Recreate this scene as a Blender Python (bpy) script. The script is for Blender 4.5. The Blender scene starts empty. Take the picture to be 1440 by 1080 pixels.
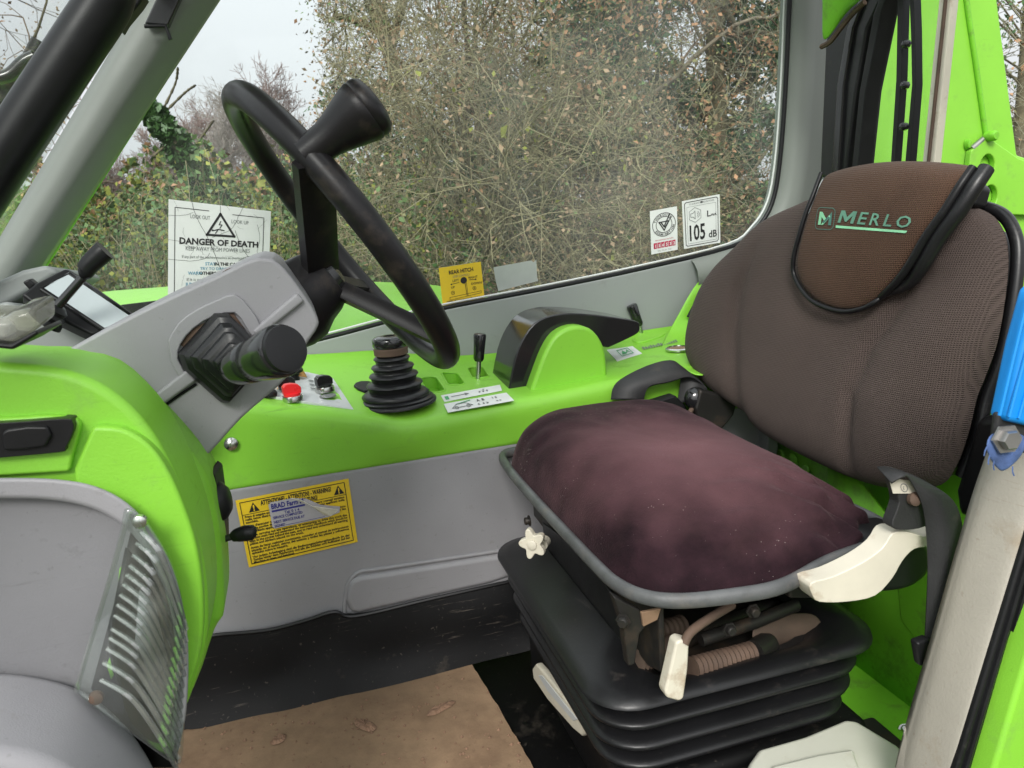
import bpy, bmesh, math, random
import numpy as np
from math import sin, cos, pi, radians, sqrt, tan
from mathutils import Vector, Matrix, noise

# ------------------------------------------------------------------ camera, sky, sun, exposure
SC = bpy.context.scene
COL = SC.collection
F = 1080.0
YAW, PIT, ROL = radians(15), radians(13), radians(4.5)
CAM = Vector((0, 0, 0.64))
fw = Vector((sin(YAW) * cos(PIT), cos(YAW) * cos(PIT), -sin(PIT)))
rt = Vector((cos(YAW), -sin(YAW), 0))
up = rt.cross(fw)
IX = rt * cos(ROL) - up * sin(ROL)
IU = rt * sin(ROL) + up * cos(ROL)
cd = bpy.data.cameras.new('camera'); cam = bpy.data.objects.new('camera', cd); COL.objects.link(cam)
cd.sensor_width = 36; cd.lens = 36 * F / 1440; cd.dof.use_dof = True; cd.dof.focus_distance = 1.0; cd.dof.aperture_fstop = 22; cd.clip_start = 0.02; cd.clip_end = 900
mw = Matrix.Identity(4)
for i in range(3):
    mw[i][0] = IX[i]; mw[i][1] = IU[i]; mw[i][2] = -fw[i]; mw[i][3] = CAM[i]
cam.matrix_world = mw
SC.camera = cam

SUN_EL, SUN_AZ = radians(38), radians(205)
world = bpy.data.worlds.new('World'); SC.world = world; world.use_nodes = True
wn = world.node_tree; wn.nodes.clear()
sky = wn.nodes.new('ShaderNodeTexSky'); sky.sky_type = 'NISHITA'; sky.sun_disc = False
sky.sun_elevation = SUN_EL; sky.sun_rotation = SUN_AZ; sky.dust_density = 6; sky.air_density = 1.0; sky.ozone_density = 1.0
hsv = wn.nodes.new('ShaderNodeHueSaturation'); hsv.inputs['Saturation'].default_value = 0.22
mixw = wn.nodes.new('ShaderNodeMix'); mixw.data_type = 'RGBA'; mixw.inputs[0].default_value = 0.72
mixw.inputs[7].default_value = (7.7, 8.0, 8.2, 1)      # even cloud layer over the clear-sky light
tcw = wn.nodes.new('ShaderNodeTexCoord'); sep = wn.nodes.new('ShaderNodeSeparateXYZ'); wn.links.new(tcw.outputs['Generated'], sep.inputs[0])
cie = wn.nodes.new('ShaderNodeMapRange'); cie.inputs[1].default_value = 0; cie.inputs[2].default_value = 1; cie.inputs[3].default_value = .66; cie.inputs[4].default_value = 1.5
wn.links.new(sep.outputs[2], cie.inputs[0])     # standard overcast sky: overhead about 2.6 times the horizon
bg = wn.nodes.new('ShaderNodeBackground')
cm = wn.nodes.new('ShaderNodeMath'); cm.operation = 'MULTIPLY'; cm.inputs[1].default_value = 0.10; wn.links.new(cie.outputs[0], cm.inputs[0]); wn.links.new(cm.outputs[0], bg.inputs[1])
wo = wn.nodes.new('ShaderNodeOutputWorld')
wn.links.new(sky.outputs[0], hsv.inputs['Color']); wn.links.new(hsv.outputs[0], mixw.inputs[6])
wn.links.new(mixw.outputs[2], bg.inputs[0]); wn.links.new(bg.outputs[0], wo.inputs[0])

sd = bpy.data.lights.new('sun', 'SUN'); sd.energy = 1.5; sd.angle = radians(18); sd.color = (1, 0.97, 0.92)
sun = bpy.data.objects.new('sun', sd); COL.objects.link(sun)
sdir = Vector((sin(SUN_AZ) * cos(SUN_EL), cos(SUN_AZ) * cos(SUN_EL), sin(SUN_EL)))
sun.rotation_euler = sdir.to_track_quat('Z', 'Y').to_euler()
sun.location = (0, -3, 8)
SC.view_settings.view_transform = 'Standard'; SC.view_settings.look = 'None'
SC.view_settings.exposure = 0.85; SC.view_settings.gamma = 1.0; SC.view_settings.use_curve_mapping = False
SC.render.engine = 'CYCLES'
SC.cycles.max_bounces = 8; SC.cycles.diffuse_bounces = 4; SC.cycles.glossy_bounces = 3
SC.cycles.transmission_bounces = 4; SC.cycles.transparent_max_bounces = 12
SC.cycles.use_denoising = True

# ------------------------------------------------------------------ helpers
def ray(x, y): return fw + IX * ((x - 720) / F) - IU * ((y - 540) / F)
def A(x, y, X=None, Y=None, Z=None, n=None, p=None):
    d = ray(x, y)
    if n is not None:
        n = Vector(n); t = n.dot(Vector(p) - CAM) / n.dot(d)
    elif X is not None: t = (X - CAM.x) / d.x
    elif Y is not None: t = (Y - CAM.y) / d.y
    else: t = (Z - CAM.z) / d.z
    return CAM + d * t
def AL(L, **k): return [A(x, y, **k) for x, y in L]
def PR(P):
    v = Vector(P) - CAM; z = v.dot(fw)
    return Vector((720 + F * v.dot(IX) / z, 540 - F * v.dot(IU) / z))

ORG = {}
def link(o, parent, org):
    COL.objects.link(o)
    if parent is not None: o.parent = parent
    ORG[o] = org
def thing(name, label, cat, loc, group=None):
    o = bpy.data.objects.new(name, None); o.location = loc; o.empty_display_size = 0.05
    link(o, None, Vector(loc)); o['label'] = label; o['category'] = cat
    if group: o['group'] = group
    return o
def tag(o, label, cat, group=None):
    o['label'] = label; o['category'] = cat
    if group: o['group'] = group
    return o
def mk(name, verts, faces, mat, parent=None, smooth=True, bev=0, seg=3, sub=0, solid=0, sharp=None, mats=None, fm=None, recalc=True, offs=-1):
    verts = [Vector(v) for v in verts]
    if parent is None:
        xs = [v.x for v in verts]; ys = [v.y for v in verts]; zs = [v.z for v in verts]
        org = Vector(((min(xs) + max(xs)) / 2, (min(ys) + max(ys)) / 2, min(zs)))
    else: org = ORG[parent]
    me = bpy.data.meshes.new(name)
    me.from_pydata([v - org for v in verts], [], faces)
    if recalc:
        bm = bmesh.new(); bm.from_mesh(me)
        bmesh.ops.remove_doubles(bm, verts=bm.verts, dist=1e-6)
        bmesh.ops.recalc_face_normals(bm, faces=bm.faces); bm.to_mesh(me); bm.free()
    for m in (mats or [mat]): me.materials.append(m)
    if fm:
        me.polygons.foreach_set('material_index', fm)
    if smooth:
        me.polygons.foreach_set('use_smooth', [True] * len(me.polygons))
    if sharp: me.set_sharp_from_angle(angle=radians(sharp))
    me.update()
    o = bpy.data.objects.new(name, me)
    link(o, parent, org)
    if parent is None: o.location = org
    if solid:
        m = o.modifiers.new('s', 'SOLIDIFY'); m.thickness = solid; m.offset = offs
    if sub:
        m = o.modifiers.new('u', 'SUBSURF'); m.levels = sub; m.render_levels = sub
    if bev:
        m = o.modifiers.new('b', 'BEVEL'); m.width = bev; m.segments = seg; m.limit_method = 'ANGLE'; m.angle_limit = radians(28)
        m.use_clamp_overlap = True
        o.modifiers.new('w', 'WEIGHTED_NORMAL')
    return o
def smooth_path(P, n=6, closed=False):
    P = [Vector(p) for p in P]; out = []; N = len(P)
    rng = range(N) if closed else range(N - 1)
    for i in rng:
        if closed: a, b, c, d = P[i - 1], P[i], P[(i + 1) % N], P[(i + 2) % N]
        else: a, b, c, d = P[max(i - 1, 0)], P[i], P[i + 1], P[min(i + 2, N - 1)]
        for k in range(n):
            t = k / n
            out.append(0.5 * ((2 * b) + (c - a) * t + (2 * a - 5 * b + 4 * c - d) * t * t + (3 * b - a - 3 * c + d) * t ** 3))
    if not closed: out.append(P[-1])
    return out
def lerp(a, b, t): return a + (b - a) * t
def interp(L, t):
    if t <= L[0][0]: return L[0][1]
    for (a, va), (b, vb) in zip(L, L[1:]):
        if t <= b:
            s = (t - a) / (b - a); s = s * s * (3 - 2 * s); return va + (vb - va) * s
    return L[-1][1]
def tube(name, P, r, mat, parent=None, seg=12, closed=False, n=6, caps=True, flat=1.0, **k):
    """tube along a smoothed path; r a number or one radius per input point"""
    if not isinstance(r, (list, tuple)): r = [r] * len(P)
    Q = smooth_path(P, n, closed) if n > 1 else [Vector(p) for p in P]
    m = len(Q); R = []
    for i in range(m):
        f = i / max(n, 1) if n > 1 else i
        a = int(f); b = a + 1
        if closed: R.append(lerp(r[a % len(r)], r[b % len(r)], f - a))
        else: R.append(lerp(r[min(a, len(r) - 1)], r[min(b, len(r) - 1)], f - a))
    V = []; Fc = []; nrm = None
    for i in range(m):
        if closed: t = Q[(i + 1) % m] - Q[i - 1]
        else: t = Q[min(i + 1, m - 1)] - Q[max(i - 1, 0)]
        t.normalize()
        if nrm is None:
            nrm = t.cross(Vector((0, 0, 1)) if abs(t.z) < .9 else Vector((1, 0, 0))).normalized()
        nrm = (nrm - t * nrm.dot(t)).normalized(); b = t.cross(nrm)
        for s in range(seg):
            a = 2 * pi * s / seg
            V.append(Q[i] + (nrm * cos(a) + b * sin(a) * flat) * R[i])
    for i in range(m if closed else m - 1):
        for s in range(seg):
            i2 = (i + 1) % m; s2 = (s + 1) % seg
            Fc.append((i * seg + s, i * seg + s2, i2 * seg + s2, i2 * seg + s))
    if caps and not closed:
        Fc.append(tuple(range(seg))[::-1]); Fc.append(tuple((m - 1) * seg + s for s in range(seg)))
    k.setdefault('sharp', 50)
    return mk(name, V, Fc, mat, parent, **k)
def basis(axis):
    w = Vector(axis).normalized()
    u = w.cross(Vector((0, 0, 1)) if abs(w.z) < .9 else Vector((0, 1, 0))).normalized()
    return u, w.cross(u), w
def lathe(name, prof, o, axis, mat, parent=None, seg=32, sx=1, sy=1, u=None, **k):
    """profile of (radius, height) spun round axis"""
    uu, vv, w = basis(axis)
    if u is not None:
        uu = (Vector(u) - w * w.dot(Vector(u))).normalized(); vv = w.cross(uu)
    o = Vector(o); V = []; Fc = []
    for r, h in prof:
        for s in range(seg):
            a = 2 * pi * s / seg
            V.append(o + w * h + uu * (r * cos(a) * sx) + vv * (r * sin(a) * sy))
    for i in range(len(prof) - 1):
        for s in range(seg):
            s2 = (s + 1) % seg
            Fc.append((i * seg + s, i * seg + s2, (i + 1) * seg + s2, (i + 1) * seg + s))
    if prof[0][0] > 1e-5: Fc.append(tuple(range(seg))[::-1])
    if prof[-1][0] > 1e-5: Fc.append(tuple((len(prof) - 1) * seg + s for s in range(seg)))
    k.setdefault('sharp', 45)
    return mk(name, V, Fc, mat, parent, **k)
def loft(name, rings, mat, parent=None, closed=True, caps=False, **k):
    n = len(rings[0]); V = [p for r in rings for p in r]; Fc = []
    for i in range(len(rings) - 1):
        for s in range(n if closed else n - 1):
            s2 = (s + 1) % n
            Fc.append((i * n + s, i * n + s2, (i + 1) * n + s2, (i + 1) * n + s))
    if caps:
        Fc.append(tuple(range(n))[::-1]); Fc.append(tuple((len(rings) - 1) * n + s for s in range(n)))
    return mk(name, V, Fc, mat, parent, **k)
def prism(name, poly, vec, mat, parent=None, bev=.004, seg=3, **k):
    vec = Vector(vec); poly = [Vector(p) for p in poly]; n = len(poly)
    V = poly + [p + vec for p in poly]
    Fc = [tuple(range(n))[::-1], tuple(range(n, 2 * n))] + [(i, (i + 1) % n, n + (i + 1) % n, n + i) for i in range(n)]
    return mk(name, V, Fc, mat, parent, bev=bev, seg=seg, **k)
def box(name, lo, hi, mat, parent=None, bev=.004, rot=None, **k):
    lo = Vector(lo); hi = Vector(hi)
    P = [Vector((lo.x, lo.y, lo.z)), Vector((hi.x, lo.y, lo.z)), Vector((hi.x, hi.y, lo.z)), Vector((lo.x, hi.y, lo.z))]
    c = (lo + hi) / 2
    if rot is not None: P = [c + rot @ (p - c) for p in P]; v = rot @ Vector((0, 0, hi.z - lo.z))
    else: v = Vector((0, 0, hi.z - lo.z))
    return prism(name, P, v, mat, parent, bev=bev, **k)
def ribbon(name, P, wid, mat, parent=None, th=.0016, n=6, **k):
    """strap: path plus a width vector (one, or one per point)"""
    if isinstance(wid, (list, tuple)) and not isinstance(wid, Vector) and hasattr(wid[0], '__len__'): W = [Vector(w) for w in wid]
    else: W = [Vector(wid)] * len(P)
    Q = smooth_path(P, n); WW = smooth_path(W, n)
    V = []; Fc = []
    for q, w in zip(Q, WW): V += [q - w / 2, q + w / 2]
    for i in range(len(Q) - 1): Fc.append((2 * i, 2 * i + 1, 2 * i + 3, 2 * i + 2))
    return mk(name, V, Fc, mat, parent, solid=th, offs=0, **k)
def patch(name, grid, mat, parent=None, sub=2, solid=0, **k):
    m = len(grid); n = len(grid[0]); V = [p for r in grid for p in r]
    Fc = [(i * n + j, i * n + j + 1, (i + 1) * n + j + 1, (i + 1) * n + j) for i in range(m - 1) for j in range(n - 1)]
    return mk(name, V, Fc, mat, parent, sub=sub, solid=solid, **k)
def rrect(hx, hy, r, n=6):
    out = []
    for cx, cy, a0 in ((hx - r, hy - r, 0), (-hx + r, hy - r, pi / 2), (-hx + r, -hy + r, pi), (hx - r, -hy + r, 3 * pi / 2)):
        for k in range(n + 1):
            a = a0 + pi / 2 * k / n; out.append((cx + r * cos(a), cy + r * sin(a)))
    return out

# ------------------------------------------------------------------ materials
def M(name, col, rough=.5, metal=0, spec=.5, var=.12, vscale=6, bump=0, bscale=300, dirt=None, damt=.35, dscale=9, coat=0, sheen=0, sheencol=None, weave=0, speck=0, col2=None, trans=0, rvar=.08, scuff=None, samt=.5, sstr=(4, 4, 60)):
    m = bpy.data.materials.new(name); m.use_nodes = True; nt = m.node_tree; N = nt.nodes; L = nt.links
    b = N['Principled BSDF']
    b.inputs['Roughness'].default_value = rough; b.inputs['Metallic'].default_value = metal
    b.inputs['Specular IOR Level'].default_value = spec
    b.inputs['Coat Weight'].default_value = coat; b.inputs['Coat Roughness'].default_value = .15
    if trans: b.inputs['Transmission Weight'].default_value = trans
    tc = N.new('ShaderNodeTexCoord')
    def noise_(scale, det=5, rg=.6):
        t = N.new('ShaderNodeTexNoise'); t.inputs['Scale'].default_value = scale; t.inputs['Detail'].default_value = det; t.inputs['Roughness'].default_value = rg
        L.new(tc.outputs['Object'], t.inputs['Vector']); return t
    def ramp(src, a, b_):
        r = N.new('ShaderNodeMapRange'); r.inputs[1].default_value = a; r.inputs[2].default_value = b_; r.clamp = True
        L.new(src, r.inputs[0]); return r.outputs[0]
    def mix(fac, c1, c2):
        x = N.new('ShaderNodeMix'); x.data_type = 'RGBA'
        if isinstance(fac, float): x.inputs[0].default_value = fac
        else: L.new(fac, x.inputs[0])
        for i, c in ((6, c1), (7, c2)):
            if isinstance(c, tuple): x.inputs[i].default_value = (*c[:3], 1)
            else: L.new(c, x.inputs[i])
        return x.outputs[2]
    n1 = noise_(vscale)
    lo = tuple(c * (1 - var) for c in col); hi = col2 if col2 else tuple(min(1, c * (1 + var)) for c in col)
    c = mix(ramp(n1.outputs[0], .33, .67), lo, hi)
    if dirt:
        n2 = noise_(dscale, 8, .7); f = ramp(n2.outputs[0], .62 - damt * .35, .78)
        c = mix(f, c, dirt)
        rr = N.new('ShaderNodeMapRange'); L.new(f, rr.inputs[0]); rr.inputs[3].default_value = rough; rr.inputs[4].default_value = min(1, rough + .35)
        L.new(rr.outputs[0], b.inputs['Roughness'])
    elif rvar:
        n2 = noise_(vscale * 4, 6); rr = N.new('ShaderNodeMapRange'); L.new(n2.outputs[0], rr.inputs[0])
        rr.inputs[1].default_value = .3; rr.inputs[2].default_value = .7
        rr.inputs[3].default_value = max(.02, rough - rvar); rr.inputs[4].default_value = min(1, rough + rvar); L.new(rr.outputs[0], b.inputs['Roughness'])
    if scuff:
        mpn = N.new('ShaderNodeMapping'); mpn.inputs['Scale'].default_value = sstr; mpn.inputs['Rotation'].default_value = (.3, .25, .4); L.new(tc.outputs['Object'], mpn.inputs[0])
        sn = N.new('ShaderNodeTexNoise'); sn.inputs['Scale'].default_value = 4; sn.inputs['Detail'].default_value = 6; sn.inputs['Roughness'].default_value = .65; L.new(mpn.outputs[0], sn.inputs['Vector'])
        cl = noise_(7, 4); a1 = ramp(sn.outputs[0], .60, .70); a2 = ramp(cl.outputs[0], .48, .66)
        ml = N.new('ShaderNodeMath'); ml.operation = 'MULTIPLY'; L.new(a1, ml.inputs[0]); L.new(a2, ml.inputs[1])
        m3 = N.new('ShaderNodeMath'); m3.operation = 'MULTIPLY'; L.new(ml.outputs[0], m3.inputs[0]); m3.inputs[1].default_value = samt
        fine = noise_(160, 3); a3 = ramp(fine.outputs[0], .66, .72); m4 = N.new('ShaderNodeMath'); m4.operation = 'MULTIPLY_ADD'; L.new(a3, m4.inputs[0]); m4.inputs[1].default_value = samt * .45; L.new(m3.outputs[0], m4.inputs[2]); m4.use_clamp = True
        c = mix(m4.outputs[0], c, scuff)
    if speck:
        vo = N.new('ShaderNodeTexVoronoi'); vo.inputs['Scale'].default_value = speck; L.new(tc.outputs['Object'], vo.inputs['Vector'])
        n3 = noise_(14, 3); th = N.new('ShaderNodeMapRange'); L.new(n3.outputs[0], th.inputs[0]); th.inputs[1].default_value = .45; th.inputs[2].default_value = .75; th.inputs[3].default_value = .03; th.inputs[4].default_value = .13
        ls = N.new('ShaderNodeMath'); ls.operation = 'LESS_THAN'; L.new(vo.outputs['Distance'], ls.inputs[0]); L.new(th.outputs[0], ls.inputs[1])
        c = mix(ls.outputs[0], c, (.42, .36, .34))
    L.new(c, b.inputs['Base Color'])
    if sheen:
        b.inputs['Sheen Weight'].default_value = sheen; b.inputs['Sheen Roughness'].default_value = .35
        b.inputs['Sheen Tint'].default_value = (*(sheencol or (1, 1, 1)), 1)
    if bump or weave:
        bp = N.new('ShaderNodeBump'); bp.inputs['Strength'].default_value = bump or weave; bp.inputs['Distance'].default_value = .001
        if weave:
            w1 = N.new('ShaderNodeTexWave'); w1.inputs['Scale'].default_value = 150; w1.inputs['Distortion'].default_value = .6; w1.bands_direction = 'Z'
            w2 = N.new('ShaderNodeTexWave'); w2.inputs['Scale'].default_value = 150; w2.inputs['Distortion'].default_value = .6; w2.bands_direction = 'Y'
            L.new(tc.outputs['Object'], w1.inputs['Vector']); L.new(tc.outputs['Object'], w2.inputs['Vector'])
            mm = N.new('ShaderNodeMath'); mm.operation = 'MULTIPLY'; L.new(w1.outputs['Fac'], mm.inputs[0]); L.new(w2.outputs['Fac'], mm.inputs[1]); h = mm.outputs[0]
        else:
            h = noise_(bscale, 4).outputs[0]
        L.new(h, bp.inputs['Height']); L.new(bp.outputs[0], b.inputs['Normal'])
    return m
def glassmat(name, tint=(1, 1, 1), dirty=.05, ior=1.45, streak=5, refl=.6):
    m = bpy.data.materials.new(name); m.use_nodes = True; nt = m.node_tree; N = nt.nodes; L = nt.links; N.clear()
    o = N.new('ShaderNodeOutputMaterial'); t = N.new('ShaderNodeBsdfTransparent'); t.inputs[0].default_value = (*tint, 1)
    g = N.new('ShaderNodeBsdfGlossy'); g.inputs['Roughness'].default_value = .02
    lw = N.new('ShaderNodeLayerWeight'); lw.inputs[0].default_value = .5
    pw = N.new('ShaderNodeMath'); pw.operation = 'POWER'; L.new(lw.outputs['Facing'], pw.inputs[0]); pw.inputs[1].default_value = 4.5
    r0 = ((ior - 1) / (ior + 1)) ** 2 * refl
    fr = N.new('ShaderNodeMath'); fr.operation = 'MULTIPLY_ADD'; L.new(pw.outputs[0], fr.inputs[0]); fr.inputs[1].default_value = .8; fr.inputs[2].default_value = r0
    mx = N.new('ShaderNodeMixShader'); L.new(fr.outputs[0], mx.inputs[0]); L.new(t.outputs[0], mx.inputs[1]); L.new(g.outputs[0], mx.inputs[2])
    d = N.new('ShaderNodeBsdfDiffuse'); d.inputs[0].default_value = (.75, .75, .72, 1)
    tc = N.new('ShaderNodeTexCoord'); nz = N.new('ShaderNodeTexNoise'); nz.inputs['Scale'].default_value = streak; nz.inputs['Detail'].default_value = 7
    L.new(tc.outputs['Object'], nz.inputs['Vector'])
    r = N.new('ShaderNodeMapRange'); L.new(nz.outputs[0], r.inputs[0]); r.inputs[1].default_value = .4; r.inputs[2].default_value = .75; r.inputs[3].default_value = dirty * .4; r.inputs[4].default_value = dirty * 2
    m2 = N.new('ShaderNodeMixShader'); L.new(r.outputs[0], m2.inputs[0]); L.new(mx.outputs[0], m2.inputs[1]); L.new(d.outputs[0], m2.inputs[2])
    L.new(m2.outputs[0], o.inputs[0]); return m

GREEN = M('lime_paint', (.225, .55, .042), .42, var=.07, vscale=4, bump=.22, bscale=700, dirt=(.19, .40, .06), damt=.16, dscale=17, scuff=(.10, .22, .03), samt=.45)
GREENW = M('lime_paint_worn', (.17, .50, .026), .4, var=.08, vscale=5, bump=.1, bscale=300, dirt=(.10, .12, .04), damt=.30, dscale=22)
GRAY = M('grey_plastic', (.27, .266, .28), .5, var=.08, vscale=5, bump=.2, bscale=900, dirt=(.2, .19, .18), damt=.06, dscale=26, scuff=(.13, .125, .12), samt=.6)
GRAYP = M('grey_pillar_plastic', (.20, .215, .195), .5, var=.06, vscale=4, bump=.08, bscale=900)
GRAYW = M('grey_wall_plastic', (.28, .295, .29), .5, var=.06, vscale=3, bump=.06, bscale=900, dirt=(.22, .22, .21), damt=.12, dscale=12)
GRAYD = M('recess_darkened_grey_plastic', (.19, .19, .20), .6, var=.1, vscale=5, bump=.3, bscale=900, dirt=(.10, .10, .10), damt=.06, dscale=20, scuff=(.08, .08, .08), samt=.6)  # grey plastic darkened in its colour for the recessed side panel
BLK = M('black_plastic', (.010, .010, .011), .38, spec=.28, var=.2, bump=.06, bscale=700)
BLKG = M('black_gloss', (.012, .012, .013), .16, var=.1, coat=.3)
RUB = M('black_rubber', (.009, .009, .010), .36, spec=.42, var=.25, vscale=8, dirt=(.06, .05, .045), damt=.02, dscale=18, bump=.1, bscale=260, scuff=(.06, .055, .05), samt=.6)
RUBF = M('black_floor_rubber', (.006, .006, .0065), .5, var=.3, vscale=5, dirt=(.075, .062, .05), damt=.08, dscale=12, bump=.12, bscale=120, spec=.2, scuff=(.17, .145, .12), samt=.7)
WHEEL = M('wheel_rubber', (.011, .010, .011), .36, spec=.28, var=.2, vscale=10, dirt=(.06, .045, .035), damt=.15, dscale=16, bump=.08, bscale=500)
DARKM = M('dark_metal', (.03, .028, .026), .5, metal=.5, var=.3, dirt=(.10, .065, .04), damt=.35, dscale=22)
STEEL = M('bright_steel', (.62, .62, .6), .25, metal=1, var=.1)
GALV = M('dull_steel', (.35, .34, .33), .42, metal=.9, var=.15)
RUST = M('brown_dusty_rubber', (.095, .06, .042), .8, var=.3, vscale=30, bump=.2, bscale=300)
RUSTD = M('dusty_brown_spring', (.075, .05, .036), .8, var=.3, vscale=30, bump=.2, bscale=300)
IVORY = M('ivory_plastic', (.62, .58, .48), .42, var=.06, vscale=20, dirt=(.30, .19, .10), damt=.22, dscale=24)
WHITEP = M('milky_tank_plastic', (.60, .60, .52), .35, var=.06, vscale=9, dirt=(.42, .38, .28), damt=.22, dscale=13)
BEIGE = M('beige_vinyl', (.36, .335, .285), .62, var=.08, vscale=8, dirt=(.27, .21, .14), damt=.16, dscale=10, bump=.35, bscale=420, scuff=(.18, .13, .08), samt=.6)
SEATF = M('brown_seat_fabric', (.076, .057, .050), .85, var=.16, vscale=5, weave=1.0, sheen=.10, sheencol=(.8, .7, .68), spec=.2)
def velvet():
    # pile worn pale and rosy where the driver sits, dark and full at the rim
    m = M('aubergine_velvet', (.009, .0046, .0066), .9, col2=(.030, .014, .0185), vscale=26, sheen=.10, sheencol=(.9, .6, .65), spec=.1, bump=1.0, bscale=420, speck=200)
    nt = m.node_tree; N = nt.nodes; L = nt.links; b = N['Principled BSDF']; src = b.inputs['Base Color'].links[0].from_socket
    tc = N.new('ShaderNodeTexCoord'); mp = N.new('ShaderNodeVectorMath'); mp.operation = 'SUBTRACT'; mp.inputs[1].default_value = WEARC; L.new(tc.outputs['Object'], mp.inputs[0])
    sc_ = N.new('ShaderNodeVectorMath'); sc_.operation = 'MULTIPLY'; sc_.inputs[1].default_value = (6.8, 6.4, 10); L.new(mp.outputs[0], sc_.inputs[0])
    nz = N.new('ShaderNodeTexNoise'); nz.inputs['Scale'].default_value = 3.2; nz.inputs['Detail'].default_value = 6; L.new(sc_.outputs[0], nz.inputs['Vector'])
    ln = N.new('ShaderNodeVectorMath'); ln.operation = 'LENGTH'; L.new(sc_.outputs[0], ln.inputs[0])
    ad = N.new('ShaderNodeMath'); ad.operation = 'ADD'; L.new(ln.outputs['Value'], ad.inputs[0]); sm_ = N.new('ShaderNodeMath'); sm_.operation = 'MULTIPLY_ADD'; L.new(nz.outputs[0], sm_.inputs[0]); sm_.inputs[1].default_value = .6; sm_.inputs[2].default_value = .2; L.new(sm_.outputs[0], ad.inputs[1])
    mr = N.new('ShaderNodeMapRange'); mr.inputs[1].default_value = 1.7; mr.inputs[2].default_value = .55; mr.inputs[3].default_value = 0; mr.inputs[4].default_value = .85; L.new(ad.outputs[0], mr.inputs[0])
    mx = N.new('ShaderNodeMix'); mx.data_type = 'RGBA'; L.new(mr.outputs[0], mx.inputs[0]); L.new(src, mx.inputs[6]); mx.inputs[7].default_value = (.165, .080, .088, 1); L.new(mx.outputs[2], b.inputs['Base Color'])
    return m
WEARC = (-.015, -.05, .36)
VELV = velvet()
FLAP = M('brown_cover_fabric', (.078, .045, .03), .9, var=.22, vscale=7, weave=.7, sheen=.1, spec=.15)
WEB = M('black_webbing', (.022, .022, .023), .62, var=.3, vscale=14, dirt=(.09, .08, .06), damt=.2, dscale=20, bump=.4, bscale=500)
BLUE = M('blue_sleeve', (.005, .25, .72), .5, var=.06, vscale=8)
DENIM = M('frayed_blue_cloth', (.07, .12, .28), .9, var=.35, vscale=60, bump=.6, bscale=500)
CARD = M('muddy_cardboard', (.265, .175, .105), .9, var=.22, vscale=9, dirt=(.13, .075, .045), damt=.62, dscale=8, bump=1.0, bscale=60, scuff=(.115, .066, .04), samt=.85, sstr=(9, 9, 9))
MUD = M('dried_mud', (.21, .125, .08), .95, var=.25, vscale=40, bump=.6, bscale=140)
PLATE = M('pale_grey_plate', (.52, .54, .55), .4, var=.05, vscale=20, dirt=(.2, .19, .17), damt=.1, dscale=40)
REDP = M('red_plastic', (.72, .02, .025), .3, var=.05)
ORANGE = M('orange_plastic', (.75, .36, .09), .4, var=.05)
PYEL = M('yellow_sticker', (.76, .52, .02), .45, var=.06, vscale=14, dirt=(.48, .35, .08), damt=.14, dscale=30)
PWHITE = M('white_sticker', (.70, .72, .70), .5, var=.04, vscale=14)
PGREY = M('grey_label', (.42, .40, .43), .42, var=.1, vscale=30)
INK = M('black_ink', (.012, .012, .013), .5, var=.1)
INKG = M('grey_ink', (.16, .17, .17), .5, var=.1)
INKB = M('blue_ink', (.03, .03, .22), .5, var=.1)
INKC = M('pale_blue_ink', (.16, .34, .46), .5, var=.1)
INKR = M('red_ink', (.45, .02, .07), .5, var=.1)
INKGR = M('green_ink', (.05, .35, .12), .5, var=.1)
LOGOM = M('grey_green_print', (.10, .24, .17), .6, var=.25, vscale=40)
LOGO1 = M('mint_print', (.24, .58, .34), .6, var=.15, vscale=30)
LOGO2 = M('teal_print', (.05, .15, .12), .6, var=.15, vscale=30)
FOIL = M('cream_paper_back', (.82, .79, .70), .3, var=.12, vscale=80)
CLEAR = glassmat('window_glass', (.95, .97, .965), .030, refl=.30)
PERSP = glassmat('clear_perspex', (.90, .94, .92), .025, 1.5, 9, refl=2.6)
PERSPR = glassmat('clear_perspex_edge', (.86, .88, .87), .06, 1.8, 30, refl=2.6)
LENSM = glassmat('cloudy_lens_plastic', (.72, .72, .62), .22, 1.55, 30)
SCREEN = M('display_sky_reflection', (.50, .55, .57), .08, var=.04, coat=.6)  # sky reflection on the display put into a pale base colour

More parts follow.
